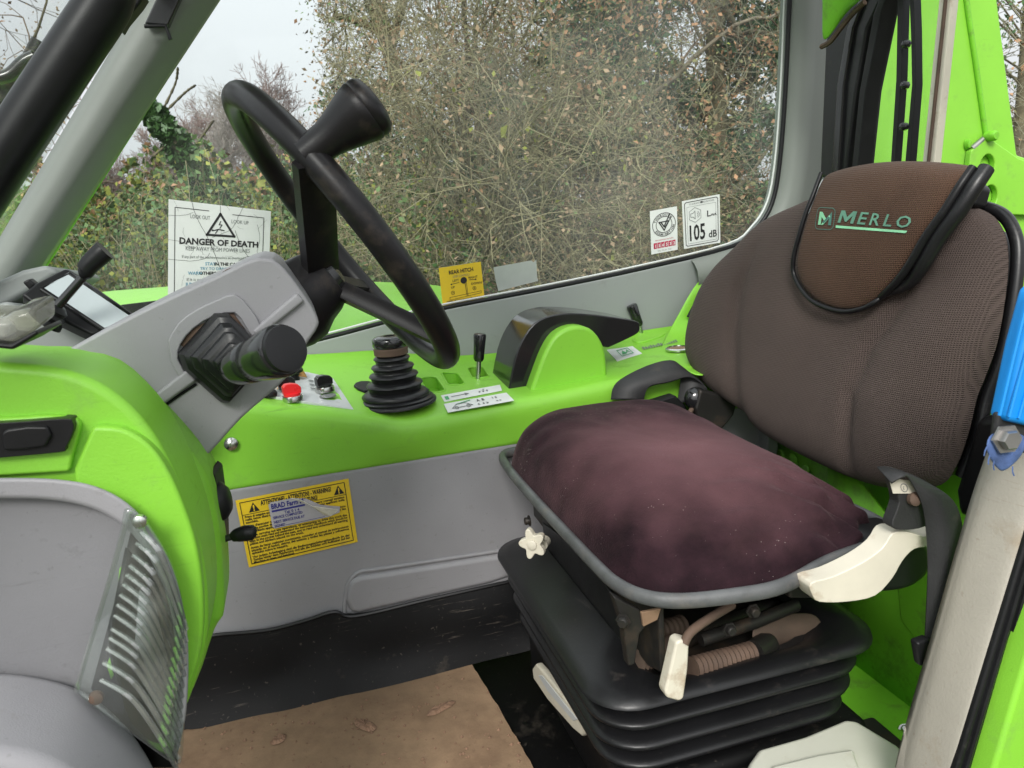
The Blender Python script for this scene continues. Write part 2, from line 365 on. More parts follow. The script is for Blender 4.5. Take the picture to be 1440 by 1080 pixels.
# ------------------------------------------------------------------ flat print on stickers
TXT = {}
def text_geom(s, bold=0.0, sp=1.0):
    key = (s, bold, sp)
    if key in TXT: return TXT[key]
    cu = bpy.data.curves.new('t', 'FONT'); cu.body = s; cu.size = 1; cu.offset = bold; cu.space_character = sp; cu.resolution_u = 2; cu.fill_mode = 'FRONT'
    o = bpy.data.objects.new('t', cu); COL.objects.link(o)
    dg = bpy.context.evaluated_depsgraph_get(); me = o.evaluated_get(dg).to_mesh()
    V = [(v.co.x, v.co.y) for v in me.vertices]; Fc = [tuple(p.vertices) for p in me.polygons]
    o.evaluated_get(dg).to_mesh_clear()
    bpy.data.objects.remove(o); bpy.data.curves.remove(cu)
    w = max([v[0] for v in V] or [0]); TXT[key] = (V, Fc, w); return TXT[key]
class Decal:
    """print laid out on a four-cornered sheet; x to the right, y down, in design units"""
    def __init__(s, corners, w, h, out=None):
        s.c = [Vector(c) for c in corners]; s.w = w; s.h = h; s.L = {}
        n = (s.c[1] - s.c[0]).cross(s.c[3] - s.c[0]).normalized()
        if n.dot(CAM - s.c[0]) < 0: n = -n
        s.n = n
    def m(s, x, y, k=0):
        u = x / s.w; v = y / s.h; a, b, c, d = s.c
        return a * (1 - u) * (1 - v) + b * u * (1 - v) + c * u * v + d * (1 - u) * v + s.n * k
    def add(s, V, Fc, mat, nm='print', k=.0006):
        Vs, Fs = s.L.setdefault((nm, mat.name), ([], []))
        o = len(Vs); Vs += [s.m(x, y, k) for x, y in V]; Fs += [tuple(o + i for i in f) for f in Fc]
    def rect(s, x0, y0, x1, y1, mat, nm='print', k=.0004): s.add([(x0, y0), (x1, y0), (x1, y1), (x0, y1)], [(0, 1, 2, 3)], mat, nm, k)
    def poly(s, P, mat, nm='print', k=.0006): s.add(P, [tuple(range(len(P)))], mat, nm, k)
    def line(s, P, wd, mat, nm='print', k=.0006, closed=False):
        P = list(P) + ([P[0]] if closed else [])
        for (x0, y0), (x1, y1) in zip(P, P[1:]):
            l = math.hypot(x1 - x0, y1 - y0) or 1; dx = (x1 - x0) / l * wd / 2; dy = (y1 - y0) / l * wd / 2
            s.add([(x0 - dx - dy, y0 - dy + dx), (x0 - dx + dy, y0 - dy - dx), (x1 + dx + dy, y1 + dy - dx), (x1 + dx - dy, y1 + dy + dx)], [(0, 1, 2, 3)], mat, nm, k)
    def ring(s, cx, cy, r, wd, mat, nm='print', n=40, a0=0, a1=2 * pi):
        V = []; Fc = []
        for i in range(n + 1):
            a = a0 + (a1 - a0) * i / n
            V += [(cx + (r - wd / 2) * cos(a), cy + (r - wd / 2) * sin(a)), (cx + (r + wd / 2) * cos(a), cy + (r + wd / 2) * sin(a))]
        for i in range(n): Fc.append((2 * i, 2 * i + 1, 2 * i + 3, 2 * i + 2))
        s.add(V, Fc, mat, nm)
    def disc(s, cx, cy, r, mat, nm='print', n=24): s.poly([(cx + r * cos(2 * pi * i / n), cy + r * sin(2 * pi * i / n)) for i in range(n)], mat, nm)
    def text(s, x, y, size, st, mat, bold=0.0, al='l', wide=None, nm='lettering', shear=0):
        V, Fc, w = text_geom(st, bold); sx = size if wide is None else wide / max(w, 1e-6)
        x0 = x - (w * sx / 2 if al == 'c' else w * sx if al == 'r' else 0)
        s.add([(x0 + (vx + shear * vy) * sx, y - vy * size) for vx, vy in V], Fc, mat, nm)
    def arctext(s, cx, cy, r, size, st, mat, a0, a1, inward=False):
        n = len(st)
        for i, ch in enumerate(st):
            if ch == ' ': continue
            a = a0 + (a1 - a0) * (i + .5) / n; V, Fc, w = text_geom(ch, .02)
            ur = (cos(a), sin(a)); tg = (-sin(a), cos(a)); sg = -1 if inward else 1
            s.add([(cx + ur[0] * (r + sg * vy * size) + sg * tg[0] * (vx - w / 2) * size, cy + ur[1] * (r + sg * vy * size) + sg * tg[1] * (vx - w / 2) * size) for vx, vy in V], Fc, mat, 'lettering')
    def wrap(s, o, d, k=.0012):
        from mathutils.bvhtree import BVHTree
        dg = bpy.context.evaluated_depsgraph_get(); dg.update(); b = BVHTree.FromObject(o, dg); org = ORG[o]
        for V, _ in s.L.values():
            for i, p in enumerate(V):
                h = b.ray_cast(p - org - d * .15, d)
                if h[0] is not None: V[i] = h[0] + org - d * k
    def build(s, name, base, parent=None, label=None, cat='sticker', group=None, th=.0005, outline=None, curl=None):
        if base is not None:
            pts = outline or [(0, 0), (s.w, 0), (s.w, s.h), (0, s.h)]
            P = [s.m(x, y) for x, y in pts]
            o = prism(name, P, -s.n * th, base, parent, bev=0, smooth=False)
            if parent is None: tag(o, label, cat, group)
        else: o = parent
        for (nm, mn), (V, Fc) in s.L.items():
            pt = mk(nm.split('|')[0], V, Fc, bpy.data.materials[mn], o, smooth=False, recalc=False)
            if '|' not in nm: pt['kind'] = 'stuff'
        return o

def holed(name, outer, holes, vec, mat, parent, bev=.003, **k):
    bm = bmesh.new(); E = []
    for loop in [outer] + holes:
        vs = [bm.verts.new(p) for p in loop]
        E += [bm.edges.new((vs[i], vs[(i + 1) % len(vs)])) for i in range(len(vs))]
    bmesh.ops.triangle_fill(bm, use_beauty=True, use_dissolve=False, edges=E)
    r = bmesh.ops.extrude_face_region(bm, geom=bm.faces[:])
    for v in r['geom']:
        if isinstance(v, bmesh.types.BMVert): v.co += Vector(vec)
    bm.verts.index_update(); V = [v.co.copy() for v in bm.verts]
    old = set()
    Fc = [tuple(v.index for v in f.verts) for f in bm.faces]; bm.free()
    return mk(name, V, Fc, mat, parent, bev=bev, **k)

# ------------------------------------------------------------------ ground outside
GROUND = M('leafy_ground', (.05, .055, .025), .95, var=.4, vscale=1.5, dirt=(.09, .06, .035), damt=.5, dscale=3, bump=.5, bscale=20)
g = mk('ground', [(-400, -400, -1.05), (400, -400, -1.05), (400, 400, -1.05), (-400, 400, -1.05)], [(0, 1, 2, 3)], GROUND, smooth=False)
g['kind'] = 'structure'

# ------------------------------------------------------------------ cab shell
CAB = thing('telehandler_cab', 'lime green and grey cab interior shell of a telehandler around the seat', 'cab', (0.2, .75, -.05))
# far wall below the side window, window line, pillars
YW = 1.25
wline = [(-120, 640), (60, 572), (250, 522), (445, 479), (600, 439), (770, 406), (900, 379), (1030, 347), (1065, 322), (1087, 287), (1098, 230), (1106, 130), (1112, 0), (1118, -120), (1118, -190)]
WL = smooth_path(AL(wline, Y=YW), 4)
low = [Vector((p.x, YW, .30)) for p in WL if p.z < .565]
wallpoly = [p for p in WL if p.z < .565] + [Vector((.90, YW, .565)), Vector((.90, YW, .05)), Vector((-.42, YW, .05))]
prism('side_wall', wallpoly, (0, .035, 0), GRAYW, CAB, bev=.006)
# rear pillar: rounded section following the window's rear edge
prow = WL[7 * 4 - 2:]
rings = []
for i, p in enumerate(prow):
    w = interp([(0, .16), (.25, .085), (1, .062)], i / (len(prow) - 1))
    tv = (prow[min(i + 1, len(prow) - 1)] - prow[max(i - 1, 0)]).normalized(); nv = Vector((tv.z, 0, -tv.x)); w = .108
    rings.append([p + nv * a + Vector((0, b, 0)) for a, b in ((0, .03), (.001, .004), (.010, -.010), (.022, -.018), (w * .42, -.017), (w * .50, -.006), (w * .9, -.004), (w, .006), (w, .035))])
loft('rear_pillar', rings, GRAYP, CAB, closed=False, sharp=60)
tube('window_seal', [p + Vector((0, .004, 0)) for p in WL], .0042, BLK, CAB, n=1, seg=8)
tube('glass_edge_highlight', [p + Vector((-.004, .012, .005)) for p in WL], .0018, PWHITE, CAB, n=1, seg=6)  # white strip standing in for the highlight on the glass edge
gl = [p + Vector((0, .018, 0)) for p in WL] + [Vector((-.10, YW + .018, 1.10)), Vector((-.46, YW + .018, .46))]
prism('side_window', gl, (0, .004, 0), CLEAR, CAB, bev=0, smooth=False)
# front pillar (windscreen side) with its green outer edge
def pil(px, y): return A(px[0], px[1], Y=y)
top = [(190, 22), (208, -5), (232, -5), (262, -5), (290, -5), (303, 0)]
ext = lambda a, b, t: (a[0] + (b[0] - a[0]) * t, a[1] + (b[1] - a[1]) * t)
secs = [((205, 0), (0, 345), 1.205), ((222, 0), (12, 352), 1.192), ((258, 0), (32, 350), 1.190), ((268, 0), (40, 352), 1.197), ((298, 0), (58, 362), 1.225), ((302, 0), (62, 364), YW + .012)]
rings = []
for t in (-.45, -.2, 0, .25, .5, .75, 1.0, 1.25, 1.5):
    rings.append([A(*ext(a, b, t), Y=y) for a, b, y in secs])
loft('front_pillar', rings, GRAYP, CAB, closed=False, sharp=70, solid=.006)
rings = []
for t in (-.45, 0, .5, 1.0, 1.3):
    w = 1.2 + 5.5 * max(t, 0)
    rings.append([A(*ext((302.5, 0), (62, 364), t), Y=YW + .014), A(*(lambda q: (q[0] + w, q[1] + w * .3))(ext((303, 0), (62, 364), t)), Y=YW + .03), A(*(lambda q: (q[0] - 10, q[1] + w * .3))(ext((303, 0), (62, 364), t)), Y=YW + .06)])
loft('pillar_trim', rings, GREEN, CAB, closed=False, solid=.003)
# windscreen: sloping sheet across the front of the cab
w0 = A(-10, 350, Y=1.21); w1 = A(215, -40, Y=1.21); dn = (w0 - w1)
ws = [w1 - dn * .25, w0 + dn * .3, w0 + dn * .3 + Vector((0, -.95, 0)), w1 - dn * .25 + Vector((0, -.95, 0))]
prism('windscreen', ws, Vector((-.004, 0, .003)), CLEAR, CAB, bev=0, smooth=False)
# fat black rail running up beside the windscreen
tube('grab_rail', AL([(-150, 460), (-60, 322), (40, 168), (110, 62), (148, 2), (160, -40)], Y=.95), [.0265, .0265, .0265, .0265, .0265, .024], BLK, CAB, seg=20)
prism('rail_bracket', AL([(182, -6), (205, -8), (196, 6), (176, 30), (168, 44), (165, 25)], Y=1.02), (0, .03, 0), BLK, CAB, bev=.003)
vis = prism('visor_clip', AL([(203, 33), (222, -8), (256, -8), (236, 36)], Y=1.17), (0, .02, 0), BLKG, CAB, bev=.002)
tube('clip_wire', AL([(203, 37), (233, 36), (240, 56)], Y=1.165), .0026, BLK, vis, n=1, seg=8)
# floor, kick board
prism('floor_pan', [(-.55, .30, -.004), (.74, .30, -.004), (.74, 1.05, -.004), (-.55, 1.05, -.004)], (0, 0, -.03), RUBF, CAB, bev=0)
kt = [(225, 908), (300, 893), (345, 889), (385, 884), (430, 872), (470, 860), (500, 866), (600, 843), (690, 823), (760, 808)]
grid = []
rows = [[A(x, y, Y=.9985) for x, y in kt]]
for f_, yy in ((.35, .994), (.7, .991), (1, .972)):
    rows.append([Vector((p.x, yy + .018 * noise.noise(Vector((p.x * 17, f_ * 3, 2))), p.z * (1 - f_) + .004)) for p in rows[0]])
patch('kick_mat', rows, RUBF, CAB, sub=2)
tube('kick_mat_roll', AL([(225, 1024), (300, 1005), (400, 978), (520, 950), (655, 922)], Z=.008), [.012, .013, .011, .009, .007], RUBF, CAB, seg=10)
tube('kick_mat_edge', [p + Vector((0, -.001, 0)) for p in rows[0]], .0025, RUB, CAB, seg=6)
# rear bulkhead in green with a pressed panel, bolted ledge at its foot
prism('rear_bulkhead', [(.69, .36, .02), (.69, 1.24, .02), (.69, 1.24, .40), (.69, .36, .40)], (.02, 0, 0), GREENW, CAB, bev=0)
wb1, wb2 = AL([(1205, 935), (1290, 1000)], Z=.036)
pp = AL([(1262, 815), (1400, 770), (1420, 960), (1320, 935), (1268, 870)], n=(wb2 - wb1).cross(Vector((0, 0, 1))), p=wb1)
prism('pressed_panel', pp, (-.004, -.003, 0), GREENW, CAB, bev=.003)
gp = AL([(1000, 585), (1085, 570), (1078, 640), (1060, 665), (990, 640)], X=.66)
prism('grey_side_flange', gp, (.02, .0, 0), GRAYW, CAB, bev=.003)
lp = AL([(1196, 928), (1340, 1038), (1330, 1090), (1262, 1050), (1178, 990)], Z=.034)
wb = AL([(1160, 901), (1205, 935), (1290, 1000), (1345, 1042)], Z=.036); wz = (.30, .28, .22, .22)
wing = []
for a_, z_ in zip(wb, wz): wing.append([a_, Vector((a_.x + .004, a_.y, z_))])
patch('bulkhead_wing', wing, GREENW, CAB, sub=0, solid=.004)
led = mk('rear_ledge', lp, [(0, 1, 2, 3, 4)], GREENW, CAB, solid=.004, bev=.002)
lathe('bolt', [(.007, 0), (.007, .003), (.0045, .003), (.0045, .007), (.003, .0085), (0, .0085)], A(1273, 1028, Z=.036), (-.4, -.4, .8), STEEL, led, seg=12)
box('bulkhead_cap', (.685, .36, .40), (.72, 1.24, .425), GREENW, CAB, bev=.006)
for (x, y, r) in ((1098, 640, .010), (1115, 648, .012), (1133, 660, .009)):
    lathe('pressed_dimple', [(r, 0), (r * .8, .002), (0, .002)], A(x, y, X=.688), (-1, 0, 0), GREENW, CAB, seg=16)
# rear window frame in black rubber and the rear pillar panel beside it
rw = .86
fr_out = AL([(1152, 250), (1160, 60), (1170, 20), (1205, -60), (1260, -60), (1262, -20), (1236, 5), (1219, 40), (1203, 130), (1188, 250)], X=rw)
prism('rear_window_frame', fr_out, (.03, 0, 0), RUB, CAB, bev=.005)
prism('rear_frame_lip', AL([(1228, 20), (1208, 130), (1196, 250), (1205, 250), (1217, 130), (1240, 14), (1256, -30), (1246, -30)], X=rw - .005), (.03, 0, 0), BLK, CAB, bev=.002)
prism('rear_frame_bead', AL([(1168, 250), (1176, 120), (1190, 40), (1215, -20), (1222, -20), (1199, 40), (1186, 120), (1178, 250)], X=rw - .006), (.01, 0, 0), BLKG, CAB, bev=.003)
prism('rear_window', AL([(1200, 330), (1225, -40), (1350, -60), (1310, 330)], X=rw + .02), (.004, 0, 0), CLEAR, CAB, bev=0, smooth=False)
for P in ([(1262, -40), (1270, 0), (1267, 110), (1258, 235), (1252, 235), (1260, 110), (1262, 0)], [(1277, -40), (1281, 60), (1282, 120), (1272, 235), (1279, 235), (1288, 120), (1287, 40), (1284, -40)]):
    prism('wiper_channel', AL(P, X=rw - .004), (.012, 0, 0), BLK, CAB, bev=.001)
for i in range(3):
    q = A(1276 - i * 1.6, 62 + i * 58, X=rw - .002)
    lathe('wiper_clip', [(.006, 0), (.006, .006), (.003, .008), (0, .008)], q, (-1, -.3, 0), BLKG, CAB, seg=8)
prism('pale_seal_strip', AL([(1326, -60), (1344, -60), (1313, 235), (1296, 235)], X=.80), (.012, 0, 0), IVORY, CAB, bev=.002)
tube('seal_groove', AL([(1335, -50), (1305, 234)], X=.798), .0022, RUST, CAB, n=1, seg=6)
# torn green roof-corner lining at the top
grid = [AL([(1150, -70), (1175, -75), (1205, -72), (1240, -60)], X=.80), AL([(1157, -20), (1178, -25), (1205, -30), (1232, -26)], X=.80), AL([(1157, 25), (1177, 12), (1198, -3), (1222, -8)], X=.81), AL([(1156, 64), (1170, 50), (1186, 22), (1205, 2)], X=.82)]
patch('roof_corner_lining', grid, GREENW, CAB, sub=2, solid=.003)
tube('torn_lining_edge', AL([(1155, 66), (1168, 58), (1182, 40), (1200, 18), (1216, 3)], X=.825), .004, RUST, CAB, seg=6)
# roof above the picture: grey surround, added glazed hatch sized to let light in
for nm, lo, hi in (('roof_rail', (-.20, .28, 1.12), (.92, .36, 1.18)), ('roof_rail', (-.20, 1.19, 1.12), (.92, 1.27, 1.18)), ('roof_cross_rail', (-.20, .36, 1.121), (-.12, 1.19, 1.179)), ('roof_cross_rail', (.84, .36, 1.121), (.92, 1.19, 1.179))):
    box(nm, lo, hi, GRAYP, CAB, bev=.01)
box('roof_lining', (-.12, .36, 1.140), (.10, 1.19, 1.160), GRAYW, CAB, bev=.004); box('roof_lining', (.70, .36, 1.140), (.84, 1.19, 1.160), GRAYW, CAB, bev=.004)
box('added_roof_hatch', (.10, .36, 1.145), (.70, 1.19, 1.150), CLEAR, CAB, bev=0, smooth=False)
# door pillar in the near right corner: beige vinyl, green edge, rubber seal
def strip(name, a0, a1, b0, b1, y, dy, mat, bev):
    """a strip between two image lines (top, bottom), built in the plane at depth y"""
    P = [A(*a0, Y=y), A(*a1, Y=y), A(*b1, Y=y), A(*b0, Y=y)]
    return prism(name, P, (0, dy, 0), mat, CAB, bev=bev)
def li(p, q, y): return (p[0] + (q[0] - p[0]) * (y - p[1]) / (q[1] - p[1]), y)
Lp = ((1404, 600), (1268, 1090)); G1 = ((1442, 738), (1332, 1090)); G2 = ((1449, 745), (1343, 1090)); S1 = ((1462, 780), (1378, 1090)); S2 = ((1480, 790), (1398, 1090))
y0, y1 = 330, 1150
dpf = smooth_path(AL([(1266, 1150), li(*Lp, 1080), li(*Lp, 900), li(*Lp, 720), (1402, 620), (1412, 575), (1438, 530), (1490, 480)], Y=.462), 3)
dpn = smooth_path(AL([li(*G1, 1150), li(*G1, 1080), li(*G1, 900), li(*G1, 740), (1462, 690), (1480, 640), (1520, 600), (1580, 560)], Y=.425), 3)
rings = []
for p, q in zip(dpf, dpn):
    m_ = lerp(p, q, .5)
    rings.append([p + Vector((0.004, .004, 0)), p, lerp(p, q, .06) + Vector((0, -.012, 0)), lerp(p, q, .2) + Vector((0, -.022, 0)), lerp(p, q, .45) + Vector((0, -.022, 0)), lerp(p, q, .75) + Vector((0, -.012, 0)), lerp(p, q, .95) + Vector((0, -.004, 0)), q, q + Vector((0, .06, 0))])
loft('door_pillar', rings, BEIGE, CAB, caps=True, sub=1)
strip('pillar_green_edge', li(*G1, y0), li(*G2, y0), li(*G1, y1), li(*G2, y1), .424, .006, GREENW, .001)
sl = strip('door_seal', li(*G2, y0), li(*S1, y0), li(*G2, y1), li(*S1, y1), .418, .008, RUB, .003)
mid = lambda f: [A(*li(*(ext(G2[0], S1[0], f), ext(G2[1], S1[1], f)), y), Y=.417) for y in (400, 700, 1140)]
tube('seal_lip', mid(.35), .0022, BLK, sl, seg=6); tube('seal_lip', mid(.75), .0022, BLK, sl, seg=6)
strip('seal_backing', li(*S1, y0), li(*S2, y0), li(*S1, y1), li(*S2, y1), .43, .03, RUST, .002)
tube('door_cable', AL([(1452, 880), (1430, 960), (1402, 1030), (1380, 1100)], Y=.41), .004, BLKG, CAB, seg=8)
prism('door_edge', AL([(1446, 920), (1520, 700), (1600, 1150), (1378, 1150)], Y=.40), (0, .03, 0), GREEN, CAB, bev=.004)
# parts of the shell that close the cab outside the picture
box('firewall', (-.60, .30, -.034), (-.56, 1.25, .50), GRAYW, CAB, bev=.01)
box('door_sill', (-.60, .235, -.08), (.66, .30, .004), GREENW, CAB, bev=.01)
tube('near_front_pillar', [ws[1] + Vector((0, 0, -.25)) + (ws[2] - ws[1]), ws[2], ws[3]], .03, GRAYP, CAB, n=3, seg=12)
box('rear_wall_post', (.70, .30, .0), (.76, .36, 1.13), GRAYP, CAB, bev=.012)
# engine cover beyond the side window
bx = [(-.95, .50), (-.60, .53), (-.233, .527), (.05, .505), (.274, .478), (.40, .455), (.52, .40), (.56, .25)]
rings = []
for x, z in bx:
    rings.append([Vector((x, 1.36, z - .28)), Vector((x, 1.37, z - .10)), Vector((x, 1.40, z - .045)), Vector((x, 1.46, z - .018)), Vector((x, 1.56, z - .004)), Vector((x, 1.60, z)), Vector((x, 1.9, z + .0)), Vector((x, 2.2, z - .02)), Vector((x, 2.3, z - .1)), Vector((x, 2.32, z - .8))])
EC = loft('engine_cover', rings, GREEN, None, closed=False, caps=False, sub=1)
tag(EC, 'lime green engine cover outside, below the side window', 'engine cover')
vg = prism('cover_grille', AL([(170, 428), (236, 420), (230, 432), (160, 446)], Y=1.42), (0, .02, -.01), RUB, EC, bev=.002)
lathe('cover_stud', [(.008, 0), (.008, .006), (.004, .009), (0, .009)], A(522, 433, Y=1.40), (0, -.5, .8), STEEL, EC, seg=14)
# boom tower behind the rear window
BT = thing('boom_tower', 'tall lime green steel boom tower plate behind the rear window', 'boom tower', (1.4, 1.5, -.6))
prism('tower_plate', AL([(1160, -160), (1390, -160), (1403, 0), (1431, 218), (1500, 240), (1560, 420), (1700, 1150), (1080, 1150), (1120, 420)], Y=1.5), (0, .04, 0), GREEN, BT, bev=.006)
prism('tower_fold', AL([(1200, -160), (1283, -160), (1300, 60), (1312, 420), (1190, 420)], Y=1.485), (0, .014, 0), GREEN, BT, bev=.012)
lugholes = [[A(x, y, Y=1.482) + Vector((cos(2 * pi * i / 20) * .021, 0, sin(2 * pi * i / 20) * .026)) for i in range(20)] for x, y in ((1389, 233), (1393, 276))]
holed('lug_plate', AL([(1366, 212), (1389, 192), (1432, 222), (1500, 250), (1520, 305), (1368, 300), (1362, 240)], Y=1.482), lugholes, (0, .017, 0), GREEN, BT, bev=.003)
tube('weld_bead', AL([(1352, -80), (1359, 0), (1372, 90), (1386, 190)], Y=1.497), .006, GREENW, BT, seg=8)
tube('weld_bead', AL([(1388, 192), (1366, 210)], Y=1.49), .008, GALV, BT, seg=8, n=1)
lathe('lug_boss', [(.012, 0), (.012, .02), (.008, .026), (0, .026)], A(1388, 192, Y=1.487), (0, -1, 0), GREENW, BT, seg=14)
lathe('drop_boss', [(.008, 0), (.006, .01), (0, .012)], A(1359, 203, Y=1.497), (0, -1, 0), GREENW, BT, seg=12, sx=.8, sy=1.5)

# ------------------------------------------------------------------ dashboard pod (near left)
POD = thing('dashboard_pod', 'rounded lime green dashboard pod with grey side panels beside the steering column', 'dashboard', (-.2, .55, .1))
def sm(px, Y, n=4): return smooth_path(AL(px, Y=Y), n)
out0 = [(-160, 505), (-60, 508), (20, 512), (85, 520), (140, 541), (185, 575), (222, 622), (255, 690), (281, 768), (292, 850), (285, 930), (246, 1036)]
body = sm(out0, .50) + AL([(190, 1110), (-160, 1110)], Y=.50)
prism('pod_shell', body, (0, .075, 0), GREEN, POD, bev=.017, seg=5)
back = smooth_path(AL([(60, 505), (150, 520), (225, 590), (283, 660), (303, 720), (312, 790), (314, 865), (300, 893), (255, 1000), (150, 1060)], Y=.60), 4) + AL([(-160, 1060), (-160, 505)], Y=.60)
prism('pod_rear_housing', back, (0, .07, 0), GREEN, POD, bev=.012, seg=4)
lo1 = [(130, 600), (170, 603), (205, 622), (232, 655), (256, 705), (277, 770), (286, 850), (279, 930), (243, 1028)]
loz = sm(lo1, .492) + AL([(190, 1110), (120, 1110), (104, 660)], Y=.492)
prism('pod_lower_cover', loz, (0, .02, 0), GREEN, POD, bev=.006, seg=4)
prism('pod_switch_surround', sm([(-160, 590), (0, 588), (70, 584), (108, 590), (112, 606), (103, 640), (98, 664)], .495, 3) + AL([(-160, 680)], Y=.495), (0, .02, 0), GREEN, POD, bev=.006)
hp = prism('recessed_door_grip', sm([(-160, 600), (0, 595), (90, 589), (102, 594), (103, 606), (92, 630), (84, 636), (0, 644)], .489, 3) + AL([(-160, 652)], Y=.489), (0, .012, 0), BLK, POD, bev=.004)
prism('grip_flap', sm([(2, 612), (10, 604), (66, 600), (64, 628), (4, 634)], .486, 2), (0, .006, 0), BLK, hp, bev=.003)
# grey side panel: rim band and sunk face
ro = [(-160, 676), (0, 672), (80, 674), (135, 684), (180, 708), (216, 748), (243, 800), (259, 860), (265, 920), (262, 1000), (250, 1060)]
ri = [(-160, 704), (0, 701), (70, 703), (120, 712), (155, 727), (185, 750), (213, 790), (235, 840), (246, 900), (248, 960), (240, 1040)]
RO = sm(ro, .478); RI = sm(ri, .478); RI2 = sm(ri, .490); ROb = sm(ro, .495)
loft('panel_rim', [ROb, RO, RI, RI2], GRAY, POD, closed=False, bev=.0045, seg=4)
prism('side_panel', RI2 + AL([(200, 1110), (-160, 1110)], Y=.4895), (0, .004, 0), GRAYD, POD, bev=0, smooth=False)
# nearest lower bulge
bu = [(-160, 930), (0, 937), (60, 944), (110, 958), (150, 982), (190, 1022), (222, 1075), (240, 1130)]
BO = sm(bu, .489)
prism('lower_bulge', BO + AL([(240, 1200), (-160, 1200)], Y=.489), (0, -.075, -.004), GRAY, POD, bev=.024, seg=6)
# perspex guard with slats
ga = AL([(183, 720), (168, 770), (150, 830), (130, 895), (107, 972)], Y=.4755)
gb = AL([(205, 741), (238, 790), (256, 850), (262, 925), (256, 1085)], Y=.482)
GN = 7; grid = []
for a, b in zip(smooth_path(ga, 3), smooth_path(gb, 3)):
    row = []
    for j in range(GN + 1):
        t = j / GN; p = lerp(a, b, t); p = p + Vector((0, -.012 * sin(pi * t), .012 * sin(pi * t))); row.append(p)
    grid.append(row)
gd = patch('perspex_guard', grid, PERSP, POD, sub=1, solid=.003)
tube('guard_edge', ga, .0016, PERSPR, gd, seg=6)
st = [(198, 748), (192, 763), (187, 780), (182, 795), (178, 808), (173, 821), (169, 836), (165, 850), (161, 865), (157, 884), (154, 897), (150, 912), (145, 932), (141, 956)]
en = [(262, 885), (262, 902), (261, 918), (260, 935), (259, 950), (257, 966), (256, 980), (255, 995), (254, 1008), (253, 1022), (252, 1036), (252, 1050), (251, 1066), (250, 1084)]
for (x0, y0_), (x1, y1_) in zip(st, en):
    P = []
    for t in (0, .25, .5, .75, 1):
        x = x0 + (x1 - x0) * (t ** .72); y = y0_ + (y1_ - y0_) * (t ** 1.25)
        P.append(A(x, y, Y=.4700 + .008 * t - .010 * sin(pi * t)))
    tube('guard_slat', P, [.0014, .0018, .0018, .0018, .0014], PERSPR, gd, seg=6, n=5)
for x, y in ((197, 733), (136, 980)):
    lathe('guard_rivet', [(.0045, 0), (.004, .0025), (.002, .0035), (0, .0035)], A(x, y, Y=.4705), (0, -1, 0), RUST if y > 900 else STEEL, gd, seg=14)
# things behind the perspex: dark duct mouth
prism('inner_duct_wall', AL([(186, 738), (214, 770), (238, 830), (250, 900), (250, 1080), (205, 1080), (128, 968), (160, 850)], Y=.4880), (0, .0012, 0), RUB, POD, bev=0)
for P in ([(168, 800), (178, 790), (176, 860), (160, 900)], [(196, 745), (210, 764), (222, 792), (212, 786)], [(150, 935), (154, 925), (160, 950), (156, 955)]):
    prism('green_strut', AL(P, Y=.4872), (0, .0006, 0), GREEN, POD, bev=0)
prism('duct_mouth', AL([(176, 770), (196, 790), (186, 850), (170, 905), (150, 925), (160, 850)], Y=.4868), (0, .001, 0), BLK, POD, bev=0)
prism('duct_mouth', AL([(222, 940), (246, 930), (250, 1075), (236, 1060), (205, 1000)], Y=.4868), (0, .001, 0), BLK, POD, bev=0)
prism('duct_vane', AL([(196, 830), (218, 850), (236, 930), (214, 960), (190, 900)], Y=.4866), (0, .001, 0), GRAY, POD, bev=0)
# switch strip on the driver's side with key lever
prism('switch_strip', AL([(294, 662), (302, 668), (311, 735), (312, 770), (306, 790), (297, 700)], Y=.632), (.004, .03, 0), BLK, POD, bev=.002)
sw = lathe('rocker_knob', [(.015, -.008), (.017, 0), (.016, .005), (.010, .010), (0, .011)], A(305, 705, Y=.64), (1, -.1, .1), BLK, POD, seg=20)
kl = tube('key_lever', AL([(309, 760), (322, 756), (336, 752)], Y=.64), .003, BLKG, POD, seg=8)
tube('lever_tip', AL([(326, 757), (333, 753), (345, 750), (355, 749), (361, 749)], Y=.64), [.0035, .0058, .0068, .0066, .003], BLK, kl, seg=14)
# clear lamp on top of the pod
LT = prism('lamp_base', AL([(-60, 484), (18, 492), (54, 470), (50, 464), (15, 484), (-60, 476)], Y=.475), (0, .05, 0), BLK, POD, bev=.002)
prism('lamp_lens', AL([(-60, 448), (4, 450), (16, 440), (48, 432), (50, 466), (18, 484), (-60, 478)], Y=.478), (0, .045, .004), LENSM, POD, bev=.004)
prism('lamp_reflector', AL([(-60, 456), (4, 458), (10, 476), (-60, 474)], Y=.488), (0, .02, 0), PLATE, POD, bev=.002)

# ------------------------------------------------------------------ dash top behind the pod
DT = thing('instrument_panel', 'grey dash top with a black framed display, far front corner', 'instrument panel', (-.35, .95, .45))
prism('dash_top', AL([(-200, 470), (-20, 402), (30, 380), (66, 372), (84, 384), (48, 406), (14, 424), (-40, 452), (-200, 560)], Y=.98), (0, .2, -.02), GRAYW, DT, bev=.006)
prism('dash_slope', AL([(-200, 480), (-40, 440), (10, 422), (60, 452), (150, 470), (260, 480), (260, 620), (-200, 620)], Y=.935), (0, .28, -.04), GRAYW, DT, bev=.006)
fpl = dict(n=(.32, -.80, .50), p=A(120, 425, Y=.90))
fr_o = [(40, 410), (91, 377), (140, 405), (190, 443), (133, 470), (92, 452), (66, 436)]
prism('display_frame', AL([(30, 414), (50, 398), (91, 377), (100, 379), (192, 443), (133, 471), (128, 470), (60, 437)], **fpl), Vector((-.32, .8, -.5)) * .02, BLK, DT, bev=.003)
